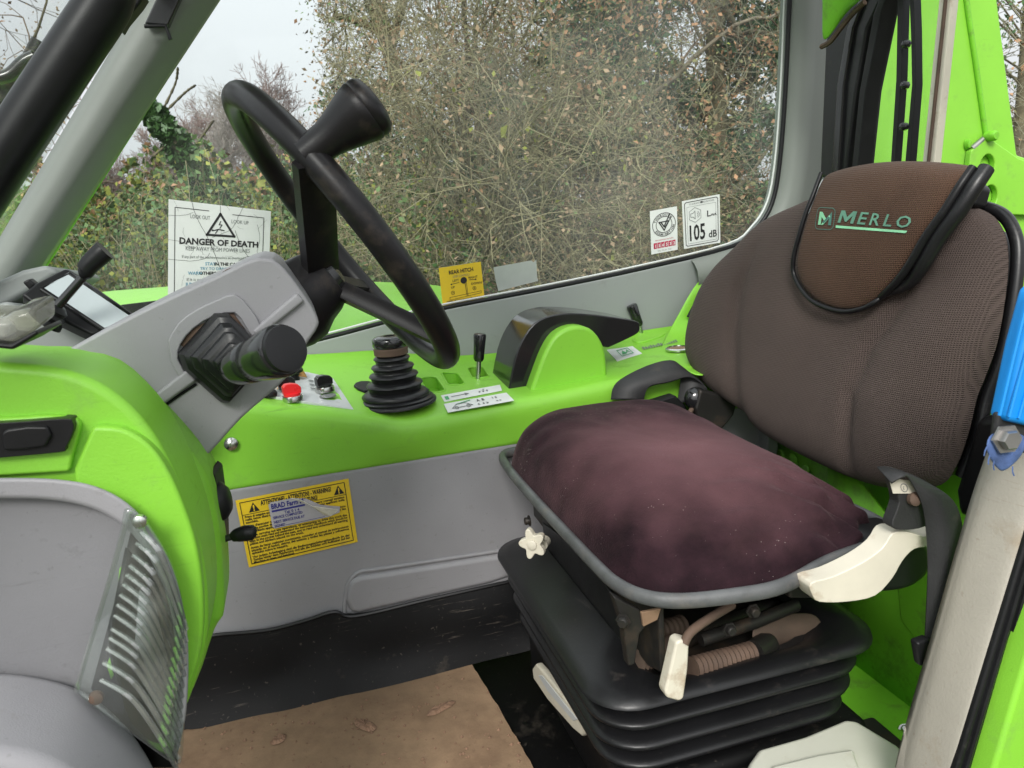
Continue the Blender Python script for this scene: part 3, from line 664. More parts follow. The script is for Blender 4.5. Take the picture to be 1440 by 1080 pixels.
prism('display_glass', AL([(60, 406), (97, 386), (184, 444), (145, 464)], **fpl), Vector((.32, -.8, .5)) * .002, SCREEN, DT, bev=0, smooth=False)
tube('display_bezel', AL([(59, 407), (97, 385), (185, 444), (146, 465)], **fpl), .0032, BLKG, DT, closed=True, n=1, seg=8)
prism('display_ear', AL([(31, 397), (40, 392), (50, 400), (42, 409)], Y=.905), (0, .015, 0), BLK, DT, bev=.002)
gl_ = tube('range_lever', AL([(66, 446), (90, 420), (120, 386)], Y=.86), [.0055, .0045, .0042], BLKG, DT, seg=12)
tube('lever_knob', AL([(112, 384), (119, 382), (126, 372), (142, 357), (148, 352)], Y=.86), [.0052, .0085, .0095, .0105, .0105], BLK, gl_, seg=16)
lathe('lever_gaiter', [(.017, 0), (.016, .004), (.013, .006), (.015, .010), (.011, .013), (.012, .017), (.007, .021), (0, .021)], A(63, 452, Y=.862), A(120, 386, Y=.86) - A(66, 446, Y=.86), BLK, gl_, seg=20)
mir = thing('door_mirror', 'black mirror bracket outside the windscreen at the left edge', 'mirror', A(0, 235, Y=1.6) - Vector((0, 0, .1)))
tube('mirror_arm', AL([(-40, 150), (20, 125), (60, 60)], Y=1.62), .018, BLK, mir, seg=10)
prism('mirror_housing', AL([(-60, 100), (-10, 95), (28, 112), (34, 138), (5, 150), (-60, 160)], Y=1.58), (0, .06, 0), BLK, mir, bev=.01)
tube('mirror_clamp', AL([(-10, 112), (14, 106), (34, 88), (50, 80)], Y=1.57), .012, BLKG, mir, seg=10)

# ------------------------------------------------------------------ steering column
CO = thing('steering_column', 'grey two-piece steering column cowl with rubber booted lever', 'steering column', (-.1, .7, .42))
YC = .645
cpl = sm([(86, 497), (150, 462), (225, 424), (300, 390), (345, 368), (366, 362)], YC, 3) + sm([(382, 364), (400, 378), (430, 418), (447, 448), (446, 462), (434, 480), (424, 497)], YC, 3)
cbot = sm([(418, 514), (390, 545), (340, 588), (296, 636), (274, 651)], YC, 3)
cprof = cpl + cbot + AL([(235, 640), (150, 600)], Y=YC)
prism('column_cowl', cprof, (0, .15, 0), GRAY, CO, bev=.016, seg=6)
# raised surround round the boot opening
su = [(236, 480), (250, 455), (275, 436), (305, 422), (330, 414), (350, 432), (366, 458), (356, 474), (344, 458), (330, 440), (300, 445), (272, 462), (254, 484), (250, 505), (262, 528), (256, 537), (240, 508)]
prism('boot_surround', sm(su, YC - .004, 2), (0, .012, 0), GRAY, CO, bev=.004, seg=4)
prism('cowl_rib', AL([(353, 466), (418, 411), (428, 424), (362, 476)], Y=YC - .005), (0, .01, 0), GRAY, CO, bev=.0025)
prism('cowl_rib', AL([(206, 564), (262, 520), (276, 536), (219, 577)], Y=YC - .005), (0, .01, 0), GRAY, CO, bev=.0025)
tube('cowl_seam', AL([(224, 576), (252, 556), (276, 540)], Y=YC - .0005), .0011, BLK, CO, seg=5)
lathe('screw_recess', [(.0075, 0), (.007, .0015), (.0045, -.0015), (0, -.002)], A(326, 386, Y=YC + .012) , (-.4, -.45, .8), RUST, CO, seg=18, sx=1.5)
prism('rust_gap', AL([(250, 482), (275, 460), (300, 448), (328, 440), (344, 462), (300, 520)], Y=YC - .0015), (0, .001, 0), RUST, CO, bev=0)
# rubber boot: stepped pyramid
bo = [(249, 497), (300, 440), (318, 440), (357, 478), (352, 528), (318, 566), (308, 564), (256, 518)]
BP = AL(bo, Y=YC - .002); bc = sum(BP, Vector()) / len(BP)
tipd = (A(338, 515, Y=.59) - bc)
rings = []
for s, h in ((1, 0), (1.0, .10), (.93, .22), (.80, .26), (.80, .34), (.72, .40), (.62, .42), (.62, .52), (.52, .56), (.42, .58), (.42, .68), (.30, .72), (.22, .76), (.20, 1.0)):
    rings.append([bc + (p - bc) * s + tipd * h for p in BP])
loft('lever_boot', rings, RUB, CO, caps=True, bev=.0012, seg=2)
ja = A(322, 520, Y=.605); jb = A(395, 493, Y=.545)
jd = (jb - ja)
lv = lathe('lever_grip', [(.006, -.012), (.009, -.004), (.0125, .0), (.0148, .010), (.0155, .022), (.0158, .030), (.0150, .031), (.0158, .032), (.0170, .044), (.0183, .055), (.0187, .066), (.0180, .069), (.0168, .0705)], ja + jd * .12, jd, BLKG, CO, seg=36)
lathe('grip_cap', [(.0165, .0705), (.0160, .0735), (.0120, .0742), (0, .0745)], ja + jd * .12, jd, BLK, lv, seg=36)

# ------------------------------------------------------------------ steering wheel
SW = thing('steering_wheel', 'black three-spoke steering wheel with a flared spinner knob', 'steering wheel', A(440, 410, Y=.79))
wc = A(484, 332, Y=.80); al, be = radians(32), radians(-6)
WN = Vector((cos(al) * cos(be), -cos(al) * sin(be), sin(al))).normalized()
WA = Vector((0, 1, 0)).cross(WN).normalized(); WB = WN.cross(WA)
RW = .158
rimp = lambda t: wc + (WA * cos(t) + WB * sin(t)) * RW
tube('rim', [rimp(2 * pi * i / 48) for i in range(48)], .0124, WHEEL, SW, closed=True, n=2, seg=20)
def rim_near(px, near=True):
    best = None
    for i in range(360):
        t = 2 * pi * i / 360; p = rimp(t)
        if (p.y < wc.y) != near: continue
        d = (PR(p) - Vector(px)).length
        if best is None or d < best[0]: best = (d, p)
    return best[1]
hub = A(436, 408, Y=.775)
lathe('hub', [(.040, -.040), (.043, -.030), (.043, -.014), (.036, 0), (.033, .012), (.028, .022), (.015, .026), (0, .027)], hub, WN, WHEEL, SW, seg=32)
lathe('hub_cap', [(.0255, .022), (.023, .029), (.012, .033), (0, .034)], hub, WN, BLKG, SW, seg=32)
for tgt, near, w, th in (((434, 232), True, .014, .017), ((612, 482), True, .0125, .0085), ((505, 412), False, .018, .006)):
    e = rim_near(tgt, near); d = (e - hub)
    side = d.cross(WN).normalized(); rings = []
    for t in (0.08, .3, .6, .85, 1.0):
        c = hub + d * t + WN * (.014 * (1 - t)); ww = w * (1.05 - .2 * t); up_ = side.cross(d).normalized()
        rings.append([c + side * (x * ww) + up_ * (y * th) for x, y in ((-.5, -.6), (-.4, -1), (.4, -1), (.5, -.6), (.5, .6), (.4, 1), (-.4, 1), (-.5, .6))])
    loft('spoke', rings, WHEEL, SW, caps=True, sharp=40)
kb = rim_near((447, 205), True); kd = (A(512, 150, Y=kb.y - .03) - kb).normalized()
kd = (WN * .9 + kd * .4).normalized()
lathe('spinner_knob', [(r_ * .90, h_) for r_, h_ in [(.0155, -.004), (.0160, .008), (.0165, .018), (.0190, .028), (.0230, .039), (.0268, .050), (.0280, .056), (.0273, .0575), (.0280, .059), (.0272, .064), (.0235, .068), (.014, .0705), (0, .071)]], kb, kd, WHEEL, SW, seg=36)

# ------------------------------------------------------------------ side console
CN = thing('side_console', 'lime green control console along the far wall with grey lower panel', 'console', (.2, 1.12, .05))
near = [(-.42, .47), (-.22, .445), (-.10, .428), (-.008, .407), (.059, .390), (.113, .374), (.166, .372), (.285, .378), (.431, .386), (.62, .388), (.76, .39)]
far = [(-.42, .50), (-.22, .455), (-.06, .428), (.10, .420), (.17, .405), (.236, .392), (.31, .388), (.519, .394), (.644, .396), (.76, .41)]
rings = []
for i in range(41):
    x = -.42 + 1.10 * i / 40
    zn = interp(near, x); zf = interp(far, x); yb = 1.0 - .010 * math.exp(-((x - .115) / .06) ** 2)
    rings.append([Vector((x, 1.010, .312)), Vector((x, 1.0035, .3125)), Vector((x, 1.0025, .316)), Vector((x, yb + .003, .335)), Vector((x, yb, zn - .020)), Vector((x, yb + .002, zn - .009)), Vector((x, yb + .008, zn - .002)), Vector((x, yb + .018, zn)), Vector((x, 1.10, lerp(zn, zf, .4))), Vector((x, 1.235, zf)), Vector((x, 1.246, zf + .012)), Vector((x, 1.2495, zf + .015)), Vector((x, 1.2495, .314)), Vector((x, 1.10, .312))])
CB = loft('console_body', rings, GREEN, CN, caps=True, sub=1)
def ztop(x, y):
    zn = interp(near, x); zf = interp(far, x); t = min(max((y - 1.018) / .217, 0), 1); return lerp(zn, zf, t)
def top(px, py, dz=0):
    """where a sight line meets the sloping console top"""
    z = .39
    for _ in range(12):
        p = A(px, py, Z=z); z = ztop(p.x, min(max(p.y, 1.0), 1.25)) + dz
    return A(px, py, Z=z)
def tops(L, dz=0): return [top(x, y, dz) for x, y in L]
lo_top = AL([(225, 706), (311, 689), (500, 654), (711, 617), (800, 602)], Y=1.004)
lowp = [Vector((-.42, 1.004, .318)), Vector((.68, 1.004, .318)), Vector((.68, 1.004, .02)), Vector((-.42, 1.004, .02))]
LP = prism('lower_panel', lowp, (0, .04, 0), GRAY, CN, bev=.010, seg=5)
prism('panel_bulge', smooth_path(AL([(486, 845), (490, 822), (505, 811), (540, 806), (720, 778)], Y=.998), 3) + AL([(720, 812), (690, 822), (600, 842), (505, 864), (492, 862)], Y=.998), (0, .016, 0), GRAY, LP, bev=.010, seg=5)
tube('panel_fold', AL([(484, 868), (485, 845), (490, 820), (506, 804), (540, 799), (720, 772)], Y=1.004), .003, GRAY, LP, seg=8)
lathe('screw', [(.0085, 0), (.0085, .002), (.006, .004), (.003, .0055), (0, .006)], A(325, 624, Y=.999), (0, -1, .05), STEEL, CN, seg=18)
# control plate with switches
cp = tops([(358, 553), (398, 520), (432, 523), (468, 531), (497, 575), (440, 566)], .002)
PL = prism('control_plate', cp, (0, 0, -.004), PLATE, CN, bev=.0006)
def selector(px, py, mat, s=1.0, ang=.5):
    c = top(px, py, .002)
    k = lathe('selector_switch', [(.0135 * s, 0), (.0135 * s, .005), (.0128 * s, .007), (.011 * s, .0075)], c, (0, 0, 1), STEEL, CN, seg=28)
    R = Matrix.Rotation(ang, 3, 'Z')
    lathe('selector_base', [(.0112 * s, .007), (.0110 * s, .010), (.010 * s, .0105)], c, (0, 0, 1), mat, k, seg=24)
    prism('selector_grip', [c + R @ Vector((x * s, -.0052 * s, z * s)) for x, z in ((-.0115, .009), (.0115, .009), (.0118, .017), (.008, .0215), (0, .0235), (-.008, .0235), (-.0118, .020))], R @ Vector((0, .0104 * s, 0)), mat, k, bev=.0012)
    return k
selector(457, 550, BLKG, 1.0, .4)
selector(412, 563, REDP, 1.0, .25); selector(404, 552, BLKG, 1.0, .25)
lathe('indicator_lamp', [(.010, 0), (.010, .006), (.008, .007), (.008, .013), (.005, .016), (0, .0165)], top(394, 545, .002), (0, 0, 1), ORANGE, CN, seg=20)
tg = lathe('toggle_boot', [(.010, 0), (.0105, .004), (.009, .007), (.006, .009), (.0055, .018), (.004, .026), (0, .0265)], top(379, 557, .002), (.05, 0, 1), BLK, CN, seg=18)
lathe('plate_plug', [(.0115, 0), (.0110, .0012), (.008, .0015), (0, .0015)], top(461, 557, .002), (0, 0, 1), INKG, CN, seg=24)
lathe('emergency_knob', [(.010, 0), (.010, .010), (.016, .012), (.016, .016), (.012, .018), (0, .018)], top(412, 535, .002), (0, 0, 1), BLK, CN, seg=24)
prism('yellow_tag', [top(414, 528, .012), top(432, 531, .004), top(426, 520, .012), top(419, 518, .014)], (0, .001, .001), ORANGE, CN, bev=0)
D = Decal(tops([(430, 532), (447, 534), (452, 553), (434, 550)], .0025), 10, 10)
for i in range(3): D.rect(2, 1 + 3 * i, 6, 2 + 3 * i, INKG); D.text(6.5, 2.6 + 3 * i, 1.8, 'IO'[i % 2], INKG)
D.build('', None, PL)
prism('rubber_pad', smooth_path(tops([(497, 541), (507, 535), (527, 537), (530, 546), (512, 549)], .004), 2, True), (0, 0, -.006), BLK, CN, bev=.002)
# joystick gaiter
jc = top(558, 566, 0)
JB = thing('joystick', 'black ribbed rubber joystick gaiter standing on the green console', 'joystick', jc)
prof = [(.056, 0), (.056, .004), (.053, .006), (.0515, .006), (.052, .009), (.048, .012), (.0465, .012), (.0475, .016), (.043, .021), (.038, .023), (.036, .0235), (.0375, .031), (.0395, .034), (.038, .037), (.032, .039), (.0305, .040), (.032, .047), (.0345, .050), (.033, .053), (.0275, .055), (.0265, .056), (.028, .062), (.030, .065), (.0285, .068), (.0235, .070), (.0225, .071), (.0235, .077), (.0255, .080), (.024, .083), (.020, .085), (.0195, .086)]
prof = [(r_, h_ * .80) for r_, h_ in prof]
lathe('gaiter', prof, jc, (0, .0, 1), RUB, JB, seg=48, sharp=70)
lathe('collar', [(.0195, .068), (.0235, .070), (.0240, .078), (.022, .080), (.0225, .082)], jc, (0, 0, 1), RUST, JB, seg=32)
lathe('cap', [(.0228, .080), (.0245, .083), (.0245, .091), (.022, .094), (.014, .0955), (.008, .0955), (.008, .093), (0, .093)], jc, (0, 0, 1), BLKG, JB, seg=32)
# slots in the console top
def cut(o, pts, z0, z1):
    # sink a pocket into a part's mesh
    n = len(pts); me = bpy.data.meshes.new('c'); V = [p - ORG[o] + Vector((0, 0, z0)) for p in pts] + [p - ORG[o] + Vector((0, 0, z1)) for p in pts]
    me.from_pydata(V, [], [tuple(range(n)), tuple(range(n, 2 * n))] + [(i, (i + 1) % n, n + (i + 1) % n, n + i) for i in range(n)])
    bm = bmesh.new(); bm.from_mesh(me); bmesh.ops.recalc_face_normals(bm, faces=bm.faces); bm.to_mesh(me); bm.free()
    c = bpy.data.objects.new('c', me); COL.objects.link(c); c.location = ORG[o]; return c
cuts = []
for px, py in ((608, 541), (637, 533), (672, 524)):
    c = top(px, py); u = (top(px + 14, py + 22) - top(px - 14, py - 22)); u.z = 0; u.normalize(); v = Vector((-u.y, u.x, 0))
    pts = [c + u * a_ + v * b_ for a_, b_ in rrect(.034, .0135, .010, 5)]
    cuts.append(cut(CB, pts, -.014 if px < 650 else -.03, .03))
    tube('slot_lip', [p + Vector((0, 0, ztop(p.x, min(max(p.y, 1.0), 1.25)) - p.z + .0004)) for p in pts], .0016, GREEN, CN, closed=True, n=1, seg=6)
    if px > 650: mk('slot_floor', [p + Vector((0, 0, -.02)) for p in pts], [tuple(range(len(pts)))], BLK, CN, smooth=False)
for c in cuts:
    m = CB.modifiers.new('c', 'BOOLEAN'); m.object = c; m.operation = 'DIFFERENCE'; m.solver = 'EXACT'
_bm = bmesh.new(); _bm.from_mesh(CB.data)
if _bm.calc_volume(signed=True) < 0: bmesh.ops.reverse_faces(_bm, faces=_bm.faces); _bm.to_mesh(CB.data)
_bm.free()
dg = bpy.context.evaluated_depsgraph_get(); nm_ = bpy.data.meshes.new_from_object(CB.evaluated_get(dg))
CB.modifiers.clear(); CB.data = nm_; nm_.set_sharp_from_angle(angle=radians(35))
for c in cuts: bpy.data.objects.remove(c)
def lever(name, label, base, k0, k1, tip, Yo):
    b = top(*base, .0); T = thing(name, label, 'control lever', b); Y = b.y
    tube('stem', [b, A(*k0, Y=Y)], .0042, STEEL, T, n=1, seg=12)
    p0 = A(*k0, Y=Y); p1 = A(*k1, Y=Y); L = (p1 - p0).length
    lathe('handle', [(.0060, 0), (.0082, .004), (.0088, L * .5), (.0098, L * .93), (.0090, L * .985), (.0075, L), (0, L)], p0, p1 - p0, BLKG, T, seg=24)
lever('hitch_lever', 'short black-handled chrome lever in the console slot near the joystick', (672, 532), (673, 508), (675, 469), None, 0)
lever('small_lever', 'tilted black-handled lever behind the black armrest', (903, 474), (899, 458), (888, 429), None, 0)
tube('lever_slot_rim', tops([(893, 474), (925, 464), (940, 466), (930, 473), (898, 482)], .002), .003, GREEN, CN, closed=True, seg=8)
# console end rising behind the seat, with black recess
grid = [tops([(920, 500), (960, 520), (1000, 540)]), AL([(936, 470), (975, 480), (1010, 490)], Y=1.22), AL([(955, 440), (985, 445), (1015, 450)], Y=1.225), AL([(975, 402), (995, 398), (1015, 396)], Y=1.235), AL([(992, 386), (1003, 383), (1018, 380)], Y=1.247)]
patch('console_tail', grid, GREEN, CN, sub=2, solid=.004)
prism('tail_recess', AL([(966, 446), (985, 410), (1000, 400), (1015, 400), (1015, 450)], Y=1.215), (0, .004, 0), BLK, CN, bev=.002)
# armrest pod
AP = thing('armrest', 'black gloss armrest on a lime green bracket on the console', 'armrest', top(790, 540))
gy = 1.035
gpf = smooth_path(AL([(744, 556), (756, 522), (768, 492), (783, 470), (806, 459), (830, 462), (846, 480), (853, 505), (855, 548)], Y=gy), 3)
prism('armrest_bracket', gpf + [A(855, 575, Y=gy), A(740, 590, Y=gy)], (0, .055, 0), GREEN, AP, bev=.006, seg=4)
bl = smooth_path(AL([(714, 556), (724, 505), (738, 472), (758, 450), (790, 441), (830, 442), (870, 447), (896, 452), (900, 458), (898, 468), (880, 478), (856, 489)], Y=1.06), 3)
prism('armrest_pad', bl + AL([(838, 486), (815, 478), (790, 488), (770, 520), (757, 556), (735, 562)], Y=1.06), (0, .10, 0), BLKG, AP, bev=.009, seg=5)
sp = prism('rocker_plate', tops([(699, 514), (716, 508), (724, 522), (706, 526)], .002), (0, 0, -.003), PLATE, CN, bev=.0006)
prism('rocker_switch', tops([(712, 508), (722, 500), (730, 512), (718, 518)], .010), (0, 0, -.010), BLK, sp, bev=.002)
# round badge, embossed strip
lathe('badge_rim', [(.021, 0), (.021, .003), (.018, .0045), (.0175, .002), (0, .002)], top(954, 492, .001), (0, 0, 1), STEEL, CN, seg=32)
lathe('badge_face', [(.0172, .002), (.017, .0028), (0, .0028)], top(954, 492, .001), (0, 0, 1), CARD, CN, seg=28)
D = Decal(tops([(900, 488), (952, 476), (957, 481), (904, 493)], .001), 60, 8)
rnd = random.Random(4)
for i in range(14): D.rect(2 + 4 * i, 1 + (i % 3), 4.6 + 4 * i, 7, INKG)
D.build('', None, CN)

# white instruction stickers on the console
D = Decal(tops([(620, 556), (703, 541), (706, 549), (625, 565)], .001), 80, 10)
D.line([(12, 5), (30, 5)], .8, INKG); D.poly([(30, 3), (36, 5), (30, 7)], INKG); D.text(48, 8, 6, '+ + +', INK, .02); D.text(52, 4.5, 4, '- =', INK, .02); D.rect(3, 3, 8, 8, INKGR)
D.build('lever_sticker', PWHITE, None, 'narrow white instruction sticker on the console, upper of two')
D = Decal(tops([(624, 568), (712, 552), (723, 563), (630, 580)], .001), 90, 16)
D.line([(8, 11), (16, 5), (28, 5), (36, 11), (8, 11)], .9, INKG); D.ring(14, 11, 2.2, .8, INKG); D.ring(30, 11, 2.2, .8, INKG); D.line([(16, 5), (36, 2)], 1.2, INKGR); D.text(44, 7, 6, 'A  B', INK, .02); D.text(42, 14, 6, '<  + >', INK, .02); D.text(66, 7, 5, 'I  II', INK, .02); D.text(68, 13.5, 5, '= =', INK, .02)
D.build('machine_diagram_sticker', PWHITE, None, 'wide white sticker with a machine diagram on the console, lower of two')
D = Decal(tops([(853, 492), (886, 484), (903, 497), (868, 508)], .001), 40, 22)
D.line([(12, 6), (30, 6), (30, 17), (12, 17)], 1, INKGR, closed=True); D.poly([(14, 15), (19, 8), (22, 13), (26, 8), (28, 15), (25, 12), (21, 15)], INKGR)
D.build('logo_sticker', PWHITE, None, 'pale sticker with a green emblem behind the armrest')

# ------------------------------------------------------------------ stickers on the window and the panel
YG = YW + .017
def quad(L, Y): return AL(L, Y=Y)
D = Decal(quad([(237, 280), (381, 297), (377, 415), (236, 420)], YG), 145, 138)
for P in ([(9, 10), (56, 10)], [(90, 12), (135, 12), (135, 130)], [(9, 10), (9, 138)]): D.line(P, .9, INK)
D.line([(72.5, 13), (93, 45), (54, 45)], 3.2, INK, closed=True); D.line([(73, 24), (71, 29), (75, 29), (72, 34)], 1.2, INK); D.line([(64, 38), (70, 36), (78, 37)], 1.5, INK); D.line([(70, 36), (66, 42)], 1.2, INK); D.disc(62, 38, 1.4, INK)
D.text(30, 23, 8, 'LOOK OUT', INKG, wide=28); D.text(88, 25, 8, 'LOOK UP', INKG, wide=25)
D.text(15, 60, 12.5, 'DANGER OF DEATH', INK, .035, wide=113); D.text(24, 69, 8.5, 'KEEP AWAY FROM POWER LINES', INKG, wide=92)
D.text(19, 80, 6, 'If any part of the machine touches an overhead line', INKG, wide=96)
D.text(52, 90, 6.5, 'STAY', INKC, .02); D.text(65, 90, 6.5, 'IN THE CAB', INK, .03)
D.text(45, 97, 6, 'TRY TO DRIVE CLEAR', INKC, .01); D.text(28, 104, 6.5, 'WARN', INKC, .02); D.text(44, 104, 6.5, 'OTHERS TO STAY AWAY', INK, .03)
D.text(26, 113, 6, 'If it is not possible to move', INKG); D.text(25, 120, 6.5, 'JUMP', INKC, .02); D.text(38, 120, 6.5, 'WELL CLEAR', INK, .03); D.text(27, 126, 6, 'The instant you touch', INKG); D.text(20, 132, 6, 'ground and machine', INKC)
rnd = random.Random(11)
def crack(P, w):
    Q = smooth_path([Vector((x, y, 0)) for x, y in P], 4); D.line([(q.x + rnd.uniform(-.4, .4), q.y + rnd.uniform(-.4, .4)) for q in Q], w, INK)
crack([(32, 0), (38, 18), (56, 52), (70, 84), (84, 118), (88, 130)], .55); crack([(104, 0), (98, 14), (90, 32), (76, 42), (62, 48)], .4); crack([(0, 22), (20, 20), (34, 15)], .35); crack([(94, 36), (104, 60), (114, 76)], .5); crack([(0, 82), (30, 84), (52, 80), (58, 72)], .4); crack([(126, 24), (130, 44), (127, 66), (131, 80)], .35); crack([(72, 0), (72, 12)], .4); crack([(0, 55), (20, 58), (34, 66)], .3); crack([(100, 82), (118, 74), (145, 76)], .4); crack([(36, 66), (46, 60), (70, 62)], .3)
for _ in range(22):
    x, y = rnd.uniform(4, 140), rnd.uniform(4, 134); a = rnd.uniform(0, 6.3); l = rnd.uniform(8, 22)
    crack([(min(max(x, 0), 145), min(max(y, 0), 138)), (min(max(x + l * .5 * cos(a) + rnd.uniform(-3, 3), 0), 145), min(max(y + l * .5 * sin(a), 0), 138)), (min(max(x + l * cos(a), 0), 145), min(max(y + l * sin(a), 0), 138))], .18)
D.build('danger_notice', PWHITE, None, 'cracked white DANGER OF DEATH notice on the side window', 'notice')

D = Decal(quad([(617, 377), (676, 368), (682, 424), (623, 433)], YG), 60, 56)
D.text(13, 11, 7.5, 'REAR HITCH', INK, .025, wide=35); D.text(18, 16.5, 4.5, 'LEVER CONTROLS', INKG, wide=24)
D.disc(33, 22, 4.6, INK); D.line([(34.5, 26), (35.5, 44)], .7, INK); D.line([(36.5, 26), (37, 44)], .5, INK); D.text(17, 22, 4.5, 'LEFT', INK, .01); D.text(40, 21, 4.5, 'RIGHT', INK, .01)
D.line([(15, 25), (26, 24)], .7, INK); D.line([(41, 22.5), (50, 23)], .7, INK); D.disc(15, 25, 1.1, INK); D.disc(50, 23, 1.1, INK)
D.text(14, 31, 4.5, 'UP', INK, .01); D.text(43, 30, 4.5, 'DOWN', INK, .01); D.ring(16, 37, 2.4, .5, INK); D.text(14.9, 38.3, 4, 'A', INK); D.ring(47, 35, 2.4, .5, INK); D.text(45.9, 36.3, 4, 'B', INK)
D.line([(11, 43), (56, 40), (56, 43), (11, 46.5)], .5, INK, closed=True)
D.text(6, 49.5, 3.4, 'WARNING SWITCH TO BE IN OPERATING POSITION', INK, .015, wide=49); D.text(9, 52, 3, 'DO NOT EXCEED THE RATED LOAD', INK, .015, wide=40); D.text(12, 54.6, 2.8, 'REFER TO HANDBOOK', INK, .015, wide=36)
D.build('rear_hitch_label', PYEL, None, 'yellow REAR HITCH lever label low on the side window', 'label')

D = Decal(quad([(694, 376), (754, 364), (757, 397), (698, 410)], YG), 60, 34)
D.build('torn_label', M('peeled_label_grey', (.40, .43, .40), .6, var=.08, vscale=25), None, 'blank torn grey label remnant beside the yellow hitch label', 'label', outline=[(0, 0), (53, 1), (56, 4), (60, 1.5), (59, 26), (60, 32), (30, 33), (3, 34), (1, 20)])
D = Decal(quad([(690, 413), (752, 400), (756, 406), (692, 420)], YG), 60, 6)
for i in range(46):
    x, y = rnd.uniform(0, 56), rnd.uniform(0, 5); D.rect(x, y, x + rnd.uniform(1, 4), y + rnd.uniform(.4, 1), bpy.data.materials['peeled_label_grey'])
e = thing('label_residue', 'specks of old grey label glue under the torn label', 'residue', D.m(30, 6)); D.build('', None, e)

D = Decal(quad([(914, 297), (952, 290), (953, 351), (916, 358)], YG), 38, 61)
D.ring(19, 22, 16.2, .8, INK); D.ring(19, 22, 11.2, .8, INK); D.arctext(19, 22, 12.2, 4.2, 'THOROUGH', INK, radians(-165), radians(-35)); D.arctext(19, 22, 15.2, 4.2, 'EXAMINATION', INK, radians(150), radians(10), True)
D.line([(12, 18), (26, 18), (19, 30)], 1.5, INK, closed=True); D.line([(15.5, 19.5), (19, 25), (27, 9)], 1.6, INK); D.line([(20, 26), (29, 13)], 1.0, INK)
D.text(6, 43.5, 3, 'Next examination due before', INKR, wide=26)
for i, ch in enumerate('156532'): D.rect(3.6 + 5.3 * i, 46, 8.3 + 5.3 * i, 54, INKR); D.add([(4.9 + 5.3 * i + vx * 5.5, 52.4 - vy * 6) for vx, vy in text_geom(ch, .03)[0]], text_geom(ch, .03)[1], PWHITE, 'lettering', .0009)
D.text(9, 58.5, 2.6, 'Day  Month  Year', INKG, wide=20)
D.build('examination_sticker', PWHITE, None, 'white inspection sticker with black tick roundel and red number boxes')

D = Decal(quad([(959, 283), (1012, 273), (1013, 341), (962, 350)], YG), 52, 68)
for r0, wd in ((3, .9),):
    P = [(r0 + 2, r0), (52 - r0 - 2, r0), (52 - r0, r0 + 2), (52 - r0, 68 - r0 - 2), (52 - r0 - 2, 68 - r0), (r0 + 2, 68 - r0), (r0, 68 - r0 - 2), (r0, r0 + 2)]
    D.line(P, wd, INK, closed=True)
D.line([(6, 10), (46, 10), (46, 62), (6, 62)], .35, INKG, closed=True)
D.text(9, 7.5, 3.2, 'GUARANTEED', INKG); D.rect(25, 4.8, 28, 7.4, INK); D.text(29, 7.5, 3.2, 'SOUND POWER', INKG, wide=15)
D.line([(9, 17), (17, 12), (25, 17), (25, 28), (17, 33), (9, 28)], .6, INKG, closed=True); D.line([(11, 20), (14, 20), (17, 17), (17, 28), (14, 25), (11, 25)], .8, INKG, closed=True)
for r in (3, 5): D.ring(18, 22.5, r, .7, INKG, a0=-1, a1=1, n=10)
D.text(33, 28, 12, 'L', INK, .015); D.text(39, 28, 4.6, 'WA', INK, .03); D.text(5.5, 58, 31, '105', INK, .02, wide=25); D.text(35, 58, 14, 'dB', INK, .015, wide=12)
D.build('noise_sticker', PWHITE, None, 'white 105 dB noise level sticker on the side window')

D = Decal(quad([(331, 704), (490, 673), (503, 762), (350, 798)], 1.0025), 160, 92)
D.line([(5, 4), (153, 4), (154, 88), (5, 88)], 1, INK, closed=True); D.line([(6, 21), (153, 21)], .7, INK)
for x in (15, 136):
    D.poly([(x, 19), (x + 7.5, 6.5), (x + 15, 19)], INK); D.add([(x + 7.5 + vx * 12 - 1.5, 17.6 - vy * 11) for vx, vy in text_geom('!', .03)[0]], text_geom('!', .03)[1], PYEL, 'lettering', .0009)
D.text(33, 12.5, 9, 'ATTENZIONE! - ATTENTION! - WARNING!', INK, .03, wide=100); D.text(60, 20, 8.5, 'ATENCION! - ACHTUNG!', INK, .03, wide=52)
lines = ['Prima di eseguire qualunque operazione o usare il veicolo leggere i manuali istruzioni', 'nella tasca dietro il sedile e tutte le targhette e adesivi applicati sulla', 'macchina.', '', "Avant d'executer toute operation ou d'utiliser la machine lire les instructions", 'dans la poche derriere le siege ainsi que toutes les plaques et les', 'autocollants appliques.', '', 'Before carrying out any operations, or attempting to drive this truck the', 'operator must read and understand the Instruction Handbook which should be', 'kept in the pocket behind the seat, and to read and understand all warning', 'plates and stickers placed on the truck.', '', 'Antes de hacer cualquier movimiento, consultar el manual de instrucciones', 'situado en el bolso, detras del asiento y todas las placas y adhesivos', 'aplicados sobre la maquina.', '', 'Vor jedem Arbeitsgang sind die Bedienungsanleitungshandbuch (in der', 'Tasche hinter dem Fahrersitz) und alle die Schilder und Aufkleber auf der', 'Maschine zu lesen und beachten.']
y = 25.5
for ln in lines:
    if not ln: y += 1.6; continue
    full = len(ln) > 60; D.text(8, y, 4.4, ln, INK, .028, wide=142 if full else 142 * len(ln) / 74); y += 3.75
WS = D.build('warning_sticker', PYEL, None, 'yellow multilingual WARNING sticker on the grey console panel')
D2 = Decal([D.m(x, y_, .0016) for x, y_ in ((43, 11), (142, 11), (142, 47), (43, 47))], 99, 36)
D2.text(3, 9, 9.5, 'BRAD Farm M', INKB, .03, wide=46); D2.rect(3, 11, 50, 13.5, INKB); D2.text(20, 18.5, 5.5, 'Tel: 0 1 4', INKB, .02)
